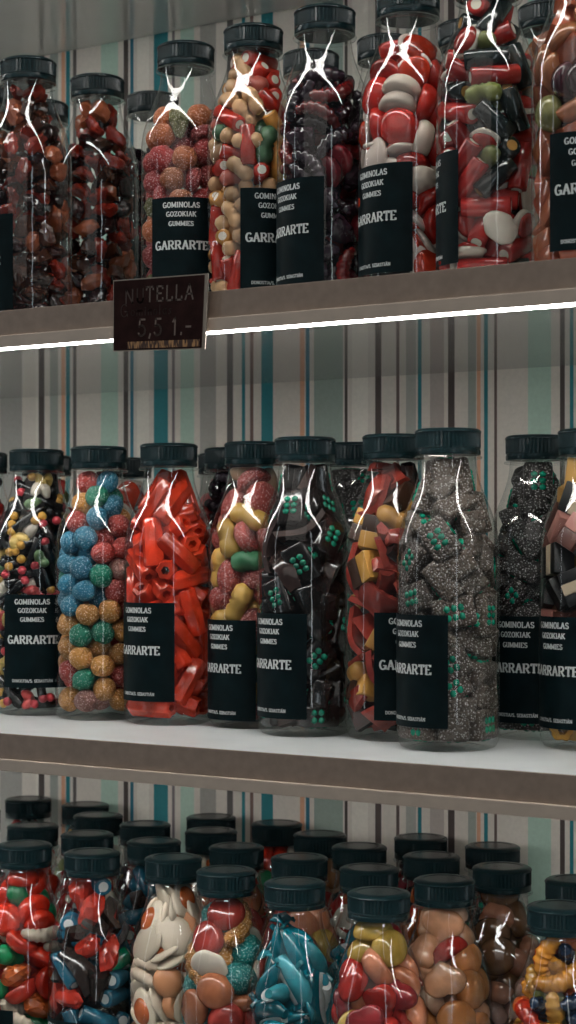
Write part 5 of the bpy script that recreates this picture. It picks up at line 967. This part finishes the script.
G0, GG, TL, DK, OR, WH = (.68, .63, .56), (.43, .60, .50), (.004, .185, .215), (.055, .040, .034), (.70, .37, .23), (.78, .74, .66)
TB = (.010, .15, .22)
stripes = [(-60, -52, DK), (-46, -40, TL), (-30, -6, GG), (0, 22, (.36, .35, .32)), (36.0, 38.6, WH), (38.6, 44.4, DK), (50, 58, (.34, .37, .33)),
           (61.3, 65.2, OR), (66, 70, TL), (73, 76.4, (.10, .085, .08)), (101, 118, GG), (123.6, 128.3, DK), (130.2, 133.6, TB),
           (137, 149, WH), (153.8, 168, TL), (172, 174.8, (.17, .14, .15)), (180.5, 194, GG), (200, 216, (.37, .355, .32)), (227, 233, (.11, .10, .095)),
           (241.8, 245.2, TL), (250, 253.4, (.16, .095, .08)), (261.3, 273, TL), (300, 304.6, OR), (305.8, 309.6, TB), (314, 343, (.30, .375, .325)),
           (344.6, 347.6, DK), (352, 368, WH), (375.2, 381.3, (.07, .05, .045)), (396.2, 399.4, (.12, .085, .075)), (406, 416, (.40, .40, .36)), (417.8, 421.6, TL),
           (430, 444, (.44, .385, .35)), (448, 454.6, (.06, .042, .038)), (468, 476, (.34, .37, .33)), (476.8, 480.6, OR), (484, 487.9, TL), (494.2, 497, (.11, .07, .06)), (528, 551, GG),
           (560, 564.8, (.06, .042, .038)), (569.8, 573.6, TL), (586, 602, GG), (612, 618, DK), (630, 636, TL)]
segs = []
pat = [(wall_x(a), wall_x(b), c) for a, b, c in stripes]
W0, W1 = wall_x(-64), wall_x(640)
PER = W1 - W0
for k in range(-4, 5):
    cur = W0 + k * PER
    for a, b, c in pat:
        a += k * PER; b += k * PER
        segs.append((cur, a, G0)); segs.append((a, b, c)); cur = b
    segs.append((cur, W1 + k * PER, G0))
segs = [s for s in segs if s[1] - s[0] > 1e-6 and s[1] > -3.2 and s[0] < 2.4]
bm = bmesh.new()
prev = None
fc = []
for a, b, c in segs:
    if prev is None:
        prev = (bm.verts.new((a, P_WALL, 0)), bm.verts.new((a, P_WALL, 2.7)))
    nx = (bm.verts.new((b, P_WALL, 0)), bm.verts.new((b, P_WALL, 2.7)))
    bm.faces.new((prev[0], nx[0], nx[1], prev[1]))
    fc.append(c)
    prev = nx
# the wall's thickness behind the paper
xa, xb = segs[0][0], segs[-1][1]
me = bpy.data.meshes.new('wall_back')
bm.to_mesh(me); bm.free()
ca = me.color_attributes.new('stripe', 'FLOAT_COLOR', 'CORNER')
li = 0
for i, p in enumerate(me.polygons):
    for l in p.loop_indices:
        ca.data[l].color = (*fc[i], 1)
mw, nt, b = nodes_of('striped_wallpaper')
at = nt.nodes.new('ShaderNodeAttribute'); at.attribute_name = 'stripe'
nz = nt.nodes.new('ShaderNodeTexNoise'); nz.inputs['Scale'].default_value = 350
tcw = nt.nodes.new('ShaderNodeTexCoord'); nt.links.new(tcw.outputs['Object'], nz.inputs['Vector'])
mpw = nt.nodes.new('ShaderNodeMapRange'); mpw.inputs['To Min'].default_value = .9; mpw.inputs['To Max'].default_value = 1.1
nt.links.new(nz.outputs['Fac'], mpw.inputs['Value'])
hsw = nt.nodes.new('ShaderNodeHueSaturation')
nt.links.new(at.outputs['Color'], hsw.inputs['Color']); nt.links.new(mpw.outputs['Result'], hsw.inputs['Value'])
nt.links.new(hsw.outputs['Color'], b.inputs['Base Color'])
b.inputs['Roughness'].default_value = .6
me.materials.append(mw)
wall = struct(link('wall_back', me))
mod = wall.modifiers.new('thick', 'SOLIDIFY'); mod.thickness = .1; mod.offset = -1

XL, XR = -2.3, .7


def shelf(ztop, label, led=True):
    root = bpy.data.objects.new('wall_shelf', None)
    col.objects.link(root)
    root.location = ((XL + XR) / 2, (P_EDGE + P_WALL) / 2, ztop - TH)
    tag(root, label, 'shelf')
    ox, oy, oz = root.location

    def part(name, bm, mats):
        me = mesh_from(name, bm, mats, False)
        me.transform(Matrix.Translation((-ox, -oy, -oz)))
        return link(name, me, root)
    bm = bmesh.new()
    zb = ztop - TH
    box(bm, XL, XR, P_EDGE + .0012, P_WALL - .0028, zb + .0020, ztop, 0, .0008)
    for f in bm.faces:
        if f.normal.z < -.9:
            f.material_index = 1
        elif f.normal.z > .9:
            f.material_index = 0
    bm.normal_update()
    for f in bm.faces:
        f.material_index = 1 if f.normal.z < -.9 else 0
    part('board', bm, [M_SHELF, M_UNDER])
    bm = bmesh.new()
    box(bm, XL, XR, P_EDGE, P_EDGE + .0012, zb + .0078, ztop, 0, .0004)
    part('front_edging', bm, [M_EDGE])
    bm = bmesh.new()
    box(bm, XL, XR, P_EDGE - .0022, P_EDGE + .0012, zb - .0003, zb + .0078, 0, .0006)
    part('front_lip', bm, [M_LIP])
    bm = bmesh.new()
    box(bm, XL + .01, XR - .01, P_EDGE + .0016, P_EDGE + .0155, zb - .0001, zb + .0019, 0, .0003)
    part('light_strip', bm, [M_LED])
    return root


shelf(Z_UP, 'uppermost white shelf, only its grey glossy underside visible at the top')
shelf(Z_TOP, 'upper shelf with glowing light strip along its front, carrying the top row of bottles')
shelf(Z_MID, 'middle white-topped shelf with brown-grey front edge carrying the middle row of bottles')
shelf(Z_BOT, 'lowest shelf below the picture edge, carrying the bottom rows of bottles')

# ------------------------------------------------------------------ bottle rows
B = []


def add(shelf_z, c, z, ldeg, rec, nick, label, group, fill=.66, variant=0, ztop=.186):
    x, y = ground(c, z)
    B.append(dict(c=c, zw=z, x=x, y=y, z=shelf_z, l=ldeg, rec=rec, nick=nick, label=label, group=group, fill=fill, v=variant, zt=ztop))


GT, GM, GB = 'bottles of sweets on the upper shelf', 'bottles of sweets on the middle shelf', 'bottles of sweets on the lowest shelf'
T = Z_TOP
add(T, 28.4, 1.353, -67, 'cola', 'leftmost upper bottle', 'clear bottle of dark red and brown sweets, leftmost on upper shelf', GT)
add(T, 97.5, 1.403, 150, 'cola', 'second upper bottle', 'clear bottle of brown-red sweets showing no label, second from left on upper shelf', GT, variant=1)
add(T, 186.6, 1.302, 0, 'sugarred', 'bottle behind price card', 'clear bottle of sugared red gummies right behind the dark price card', GT, ztop=.158)
add(T, 253.4, 1.266, 31, 'sticks', 'red and yellow stick bottle', 'clear bottle of red and yellow sticks and beige beans on upper shelf', GT)
add(T, 324.4, 1.226, -48, 'darkred', 'upper near-black bottle', 'clear bottle of near-black and dark red sweets on upper shelf', GT, ztop=.160)
add(T, 408, 1.19, -42, 'hearts', 'upper red and white bottle', 'clear bottle of large white and red gummies on upper shelf', GT, ztop=.170)
add(T, 488, 1.142, -81, 'redmix', 'red stick bottle', 'clear bottle of red sticks with white cores, label turned far left, upper shelf', GT)
add(T, 585, 1.10, 8, 'orange', 'upper orange bottle', 'clear bottle of translucent orange sweets at right end of upper shelf', GT)
GTB = 'bottles standing in the back of the upper shelf'
add(T, -12, 1.44, 180, 'cola', 'back left edge upper bottle', 'bottle at the left picture edge in the back of upper shelf', GTB, variant=1)
add(T, 41, 1.455, 180, 'cola', 'bottle behind leftmost upper one', 'dark capped bottle behind the leftmost bottle of the upper shelf', GTB, variant=1)
add(T, 153, 1.456, 180, 'darkred', 'bottle behind second upper one', 'bottle behind and between second and third bottles of upper shelf', GTB, ztop=.160)
add(T, 312, 1.315, 180, 'darkred', 'bottle behind near-black sweets', 'bottle behind the near-black sweets on upper shelf, cap peeking out left', GTB, ztop=.160)
add(T, 386, 1.285, 180, 'darkred', 'empty-necked back bottle', 'bottle with empty-looking neck between near-black and red-white bottles of upper shelf', GTB, ztop=.150, variant=1)
add(T, 468, 1.245, 180, 'hearts', 'bottle behind red stick bottle', 'bottle behind the red stick bottle of upper shelf, cap left of its neck', GTB, ztop=.150)
add(T, 548, 1.225, 180, 'orange', 'bottle behind upper orange one', 'bottle with pale neck behind the upper orange bottle', GTB)
Mi = Z_MID
add(Mi, 36, 1.391, 0, 'licorice', 'black licorice rod bottle', 'clear bottle of black licorice rods with coloured dots, leftmost on middle shelf', GM, fill=.6)
add(Mi, 99, 1.344, 180, 'balls', 'multicoloured ball bottle', 'clear bottle of sugared blue, red and yellow balls with no label showing', GM, fill=.64)
add(Mi, 168.7, 1.309, -40, 'redtubes', 'all-red bottle', 'clear bottle packed with glossy red-orange fluted tubes on middle shelf', GM)
add(Mi, 253.5, 1.292, -44, 'ovals', 'yellow oval bottle', 'clear bottle of large yellow ovals and sugared pink gummies on middle shelf', GM)
add(Mi, 305, 1.235, -45, 'darkbrick', 'dark brick bottle', 'clear bottle of dark unsugared bricks with green studs on middle shelf', GM)
add(Mi, 394, 1.203, 24, 'redbelt', 'red wedge bottle', 'clear bottle of dull red wedges and yellow blocks on middle shelf', GM)
add(Mi, 447.7, 1.149, -47, 'sugarbrick', 'grey sugared brick bottle', 'large clear bottle of grey sugar-coated bricks with green studs in the foreground', GM)
add(Mi, 536.5, 1.215, -20, 'sugardark', 'black sugared brick bottle', 'clear bottle of black sugared bricks with green studs, second from right on middle shelf', GM)
add(Mi, 591, 1.15, -42, 'stripes', 'striped block bottle', 'clear bottle of yellow, black and white layered sweets at right end of middle shelf', GM)
GMB = 'bottles standing in the back of the middle shelf'
add(Mi, -17, 1.43, 180, 'darkred', 'left edge middle bottle', 'bottle cut by the left picture edge on the middle shelf', GMB)
add(Mi, 45, 1.462, 180, 'redmix', 'bottle behind licorice rod bottle', 'bottle behind the black licorice rod bottle on middle shelf', GMB, fill=.6)
add(Mi, 127, 1.52, 180, 'hearts', 'bottle behind ball bottle', 'bottle behind and between the ball bottle and the red tube bottle', GMB)
add(Mi, 232, 1.366, 180, 'darkred', 'bottle behind yellow oval bottle', 'bottle with dark red sweets behind the yellow oval bottle, cap peeking out left', GMB, variant=1)
add(Mi, 224, 1.445, 180, 'sugarred', 'farthest behind yellow oval bottle', 'farthest back bottle between the red tube and yellow oval bottles', GMB)
add(Mi, 354, 1.300, 180, 'sugardark', 'bottle behind red wedge bottle', 'bottle with green studded sweets behind and between dark brick and red wedge bottles', GMB, variant=1)
Bo = Z_BOT


def zb(y):
    return F * .2268 / (y - HOR) - .0185


front = [(32.7, 838, -62, 'redwhite', 'lowest red bottle', 'clear bottle of glossy red and white sweets, leftmost on lowest shelf'),
         (98.8, 846, -46, 'blue', 'blue stick bottle', 'clear bottle of blue sticks with white cores on lowest shelf'),
         (176, 853, 180, 'whiteorange', 'white and orange bottle', 'clear bottle of white and orange egg-shaped gummies on lowest shelf'),
         (224, 864, 180, 'party', 'teal berry bottle', 'clear bottle with teal sugared berry and golden worm on lowest shelf'),
         (294, 875, 180, 'dolphins', 'teal dolphin bottle', 'clear bottle of teal and white curved gummies on lowest shelf'),
         (380, 884, 180, 'fruit', 'yellow and red fruit bottle', 'clear bottle of yellow, peach and red gummies, nearest at bottom centre-right'),
         (444, 873, 180, 'peach', 'peach heart bottle', 'clear bottle of peach and amber gummies right of the yellow and red fruit bottle'),
         (495.5, 862, 180, 'brownpeach', 'dull peach bottle', 'clear bottle of dull peach and brown gummies on lowest shelf'),
         (560, 899, 180, 'worms', 'golden worm bottle', 'clear bottle of golden, blue and red ribbed worms at bottom right')]
for i, (c, y, l, r, nick, lab) in enumerate(front):
    add(Bo, c, zb(y), l, r, nick, lab, GB)
back = [(34.4, 824, 'redwhite', 'the lowest red bottle', 'first', 0), (33.3, 796, 'redmix', 'the lowest red bottle', 'last', 0),
        (100, 829.7, 'redmix', 'the blue stick bottle', 'first', 0), (91, 815, 'redmix', 'the blue stick bottle', 'second', 0), (90.3, 800.8, 'redmix', 'the blue stick bottle', 'last', 0),
        (160, 837.5, 'blue', 'the white and orange bottle', 'first', 0), (154.6, 821, 'darkred', 'the white and orange bottle', 'last', 0),
        (236, 844, 'party', 'the teal berry bottle', 'first', 0), (217, 829, 'whiteorange', 'the teal berry bottle', 'second', 0), (208, 813.5, 'whiteorange', 'the teal berry bottle', 'last', 0),
        (306, 853, 'fruit', 'the teal dolphin bottle', 'first', 0), (291.4, 835.5, 'peach', 'the teal dolphin bottle', 'second', 0), (272, 821.7, 'redwhite', 'the teal dolphin bottle', 'last', 0),
        (368, 863.5, 'dolphins', 'the yellow and red fruit bottle', 'first', 0), (357.6, 844, 'redmix', 'the yellow and red fruit bottle', 'last', 0),
        (429.5, 852, 'redwhite', 'the peach heart bottle', 'first', 0), (409, 835.6, 'darkred', 'the peach heart bottle', 'last', 0),
        (491, 844, 'sugardark', 'the dull peach bottle', 'first', 0),
        (575, 872.5, 'darkbrick', 'the golden worm bottle', 'first', 0), (-24, 806, 'darkred', 'the left picture edge', 'last', 0),
        (-34, 833, 'cola', 'the left picture edge', 'first', 0)]
SHORT = {'the lowest red bottle': 'lowest red bottle', 'the blue stick bottle': 'blue stick bottle', 'the white and orange bottle': 'white-orange bottle', 'the teal berry bottle': 'teal berry bottle',
         'the teal dolphin bottle': 'dolphin bottle', 'the yellow and red fruit bottle': 'fruit bottle', 'the peach heart bottle': 'peach bottle', 'the dull peach bottle': 'dull peach bottle',
         'the golden worm bottle': 'golden worm bottle', 'the left picture edge': 'leftmost bottles'}
for c, y, r, beh, order, v in back:
    wd = {'first': 'directly', 'second': 'second in depth', 'last': 'farthest back'}[order]
    wn = {'first': 'next', 'second': 'second', 'last': 'farthest'}[order]
    add(Bo, c, zb(y), 180, r, f'{wn} behind {SHORT[beh]}', f'dark capped bottle {wd} behind {beh} on lowest shelf', 'bottles in the rear rows of the lowest shelf')

# keep bottles from touching each other and the wall: slide them mostly in depth
for b_ in B:
    b_['l0'] = (b_['c'] - 288) / F
    b_['d'] = b_['zw']
for it in range(1500):
    for b_ in B:
        zmax = (P_WALL - .0332) / (CS + b_['l0'] * SN)
        b_['d'] = min(b_['d'], zmax)
    for i in range(len(B)):
        for j in range(i):
            a, b_ = B[i], B[j]
            if abs(a['z'] - b_['z']) > .01:
                continue
            dl, dz = a['l0'] * a['d'] - b_['l0'] * b_['d'], a['d'] - b_['d']
            dd = math.hypot(dl, dz)
            if dd < .0661:
                sg = 1 if dz > 0 else -1
                need = math.sqrt(max(0, .0661 ** 2 - dl * dl)) - abs(dz)
                a['d'] += sg * need * .35 * (.7 if dz > 0 else .3)
                b_['d'] -= sg * need * .35 * (.3 if dz > 0 else .7)
                sl = (1 if dl > 0 else -1) * (.0661 - dd) * .02
                a['l0'] += sl / a['d']; b_['l0'] -= sl / b_['d']
for b_ in B:
    b_['x'], b_['y'] = ground(288 + F * b_['l0'], b_['d'])

random.seed(3)
for i, (b_, line) in enumerate(zip(B, DATA.split('\n'))):
    fill_bottle(b_, line)
    bottle(b_['x'], b_['y'], b_['z'], b_['l'], b_['label'], b_['group'], LABEL_SHIFT.get(b_['rec'], 0) if b_['z'] > Z_BOT + .1 else 0)


# ------------------------------------------------------------------ price card on the upper shelf's edge
def price_card():
    yc = P_EDGE - .0065
    corners = [(113.3, 280.3), (208, 273.3), (204.8, 348.5), (113.2, 351.5)]
    P = []
    for px, py in corners:
        x = wall_x(px, yc)
        u = (px - 288) / F
        z = yc / (CS + u * SN)
        P.append(Vector((x, yc, EYE + (HOR - py) * z / F)))
    cen = sum(P, Vector()) / 4
    root = bpy.data.objects.new('price_sign', None)
    col.objects.link(root)
    root.location = cen
    tag(root, 'dark brown hand-lettered price card hanging on the upper shelf edge', 'sign')
    tl, tr, br, bl = [p - cen for p in P]

    def at(u, v, dy=0):                 # u right 0-1, v up 0-1
        p = (bl * (1 - u) + br * u) * (1 - v) + (tl * (1 - u) + tr * u) * v
        return Vector((p.x, p.y + dy, p.z))

    def plate(name, u0, u1, v0, v1, d0, d1, mat, n=1):
        bm = bmesh.new()
        vs = [bm.verts.new(at(u, v, d)) for d in (d0, d1) for u, v in ((u0, v0), (u1, v0), (u1, v1), (u0, v1))]
        for f in ((0, 1, 2, 3), (7, 6, 5, 4), (0, 4, 5, 1), (1, 5, 6, 2), (2, 6, 7, 3), (3, 7, 4, 0)):
            bm.faces.new([vs[i] for i in f])
        return link(name, mesh_from(name, bm, [mat], False), root)
    plate('backing', 0, 1, 0, 1, 0, .0012, plain('pale_card_core', (.34, .29, .24), .7))
    pan = plate('panel', .012, .968, .012, .982, -.0006, 0, noisy('dark_brown_card', (.026, .010, .009), .6, 90, .35, spec=.08))
    # worn golden fringe printed along the foot
    mg, ntg, bg = nodes_of('worn_gold_fringe')
    tcg = ntg.nodes.new('ShaderNodeTexCoord')
    mp = ntg.nodes.new('ShaderNodeMapping'); mp.inputs['Scale'].default_value = (700, 700, 130)
    ng = ntg.nodes.new('ShaderNodeTexNoise'); ng.inputs['Scale'].default_value = 1.; ng.inputs['Detail'].default_value = 3
    rg_ = ntg.nodes.new('ShaderNodeValToRGB')
    rg_.color_ramp.elements[0].position = .44; rg_.color_ramp.elements[0].color = (.05, .018, .008, 1)
    rg_.color_ramp.elements[1].position = .60; rg_.color_ramp.elements[1].color = (.48, .25, .10, 1)
    ntg.links.new(tcg.outputs['Object'], mp.inputs['Vector']); ntg.links.new(mp.outputs['Vector'], ng.inputs['Vector'])
    ntg.links.new(ng.outputs['Fac'], rg_.inputs['Fac']); ntg.links.new(rg_.outputs['Color'], bg.inputs['Base Color'])
    plate('gold_fringe', .17, .95, .03, .125, -.0009, -.0005, mg)
    bm = bmesh.new()
    W = (tr - tl).length
    H = (tl - bl).length

    def write(txt, h, u, v, mi, th=.13):
        q, w = text_quads(txt, h, thick=th, thin=th, serif=False, gap=.16)
        for quad in q:
            f = bm.faces.new([bm.verts.new(at(u + (a + w / 2) / W, v + b / H, -.00075)) for a, b in quad])
            f.material_index = mi
    write('N', .0088, .135, .66, 2)
    write('U', .0088, .255, .66, 3)
    write('TELLA', .0092, .36, .67, 1)
    write('G', .0080, .085, .475, 2, .09)
    write('ominolas', .0062, .20, .485, 3, .09)
    write('5,5 1.-', .0105, .28, .20, 0, .12)
    me = mesh_from('chalk_lettering', bm, [plain('chalk_bright', (.19, .14, .12), .9), plain('chalk_mid', (.15, .115, .10), .9),
                                           plain('chalk_faint', (.075, .05, .044), .9), plain('chalk_trace', (.042, .025, .021), .9)], False)
    link('chalk_lettering', me, pan)
    # wire clip behind the card that hooks over the shelf's front edge
    bm = bmesh.new()
    sweep(bm, [(0, .0012, .001), (0, .0012 + .0052, .001), (0, .0060, .0025)], [.0007] * 3, 8)
    zt = Z_TOP - cen.z
    for dx in (-.012, .012):
        sweep(bm, [(dx, .0016, -.010), (dx, .0016, zt + .0012), (dx, .0040, zt + .0016), (dx, .0200, zt + .0010)], [.0006] * 4, 8)
    link('hook', mesh_from('hook', bm, [plain('wire_metal', (.3, .3, .3), .35, 1.)], True), root)


price_card()

# ------------------------------------------------------------------ added lights, out of view
def area(name, loc, target, size, power, c, sy=None):
    l = bpy.data.lights.new(name, 'AREA')
    l.shape = 'RECTANGLE'
    l.size = size; l.size_y = sy or size
    l.energy = power; l.color = c
    o = bpy.data.objects.new(name, l)
    col.objects.link(o)
    o.location = loc
    o.rotation_euler = (Vector(target) - Vector(loc)).to_track_quat('-Z', 'Y').to_euler()
    return o


area('front_fill_light', (-.3, -1.6, 2.9), (-.7, 1.0, 1.3), 3.0, 14, (1, .93, .86), 1.8)  # broad unseen fill, added to brighten the shelf fronts softly
area('right_highlight_strip', (1.5, -.9, 1.5), (-.6, 1.0, 1.35), .16, 5, (.86, .95, 1), 2.2)  # added narrow light on the right, draws thin vertical highlights on the bottles
area('left_highlight_strip', (-2.6, -.9, 1.5), (-.8, 1.0, 1.35), .14, 3.5, (.9, .96, 1), 2.2)  # matching added strip on the left, no real opening, for upright bottle highlights

w = bpy.data.worlds.new('World')
sc.world = w
w.use_nodes = True
bg = w.node_tree.nodes['Background']
bg.inputs[0].default_value = (.55, .62, .66, 1)
bg.inputs[1].default_value = .15

# ------------------------------------------------------------------ camera
cd = bpy.data.cameras.new('camera')
cam = bpy.data.objects.new('camera', cd)
col.objects.link(cam)
cam.location = (0, 0, EYE)
cam.rotation_euler = (PI / 2, 0, PSI)
cd.sensor_width = 36
cd.lens = F / 1024 * 36
cd.shift_y = (HOR - 512) / 1024
cd.clip_start = .05
cd.dof.use_dof = True
cd.dof.focus_distance = 1.22
cd.dof.aperture_fstop = 13
sc.camera = cam

sc.view_settings.view_transform = 'Standard'
sc.view_settings.look = 'None'
sc.view_settings.exposure = 0
sc.view_settings.gamma = 1
sc.view_settings.use_curve_mapping = False
sc.cycles.transparent_max_bounces = 40
sc.cycles.max_bounces = 8
sc.cycles.use_denoising = True
sc.cycles.sample_clamp_indirect = 6
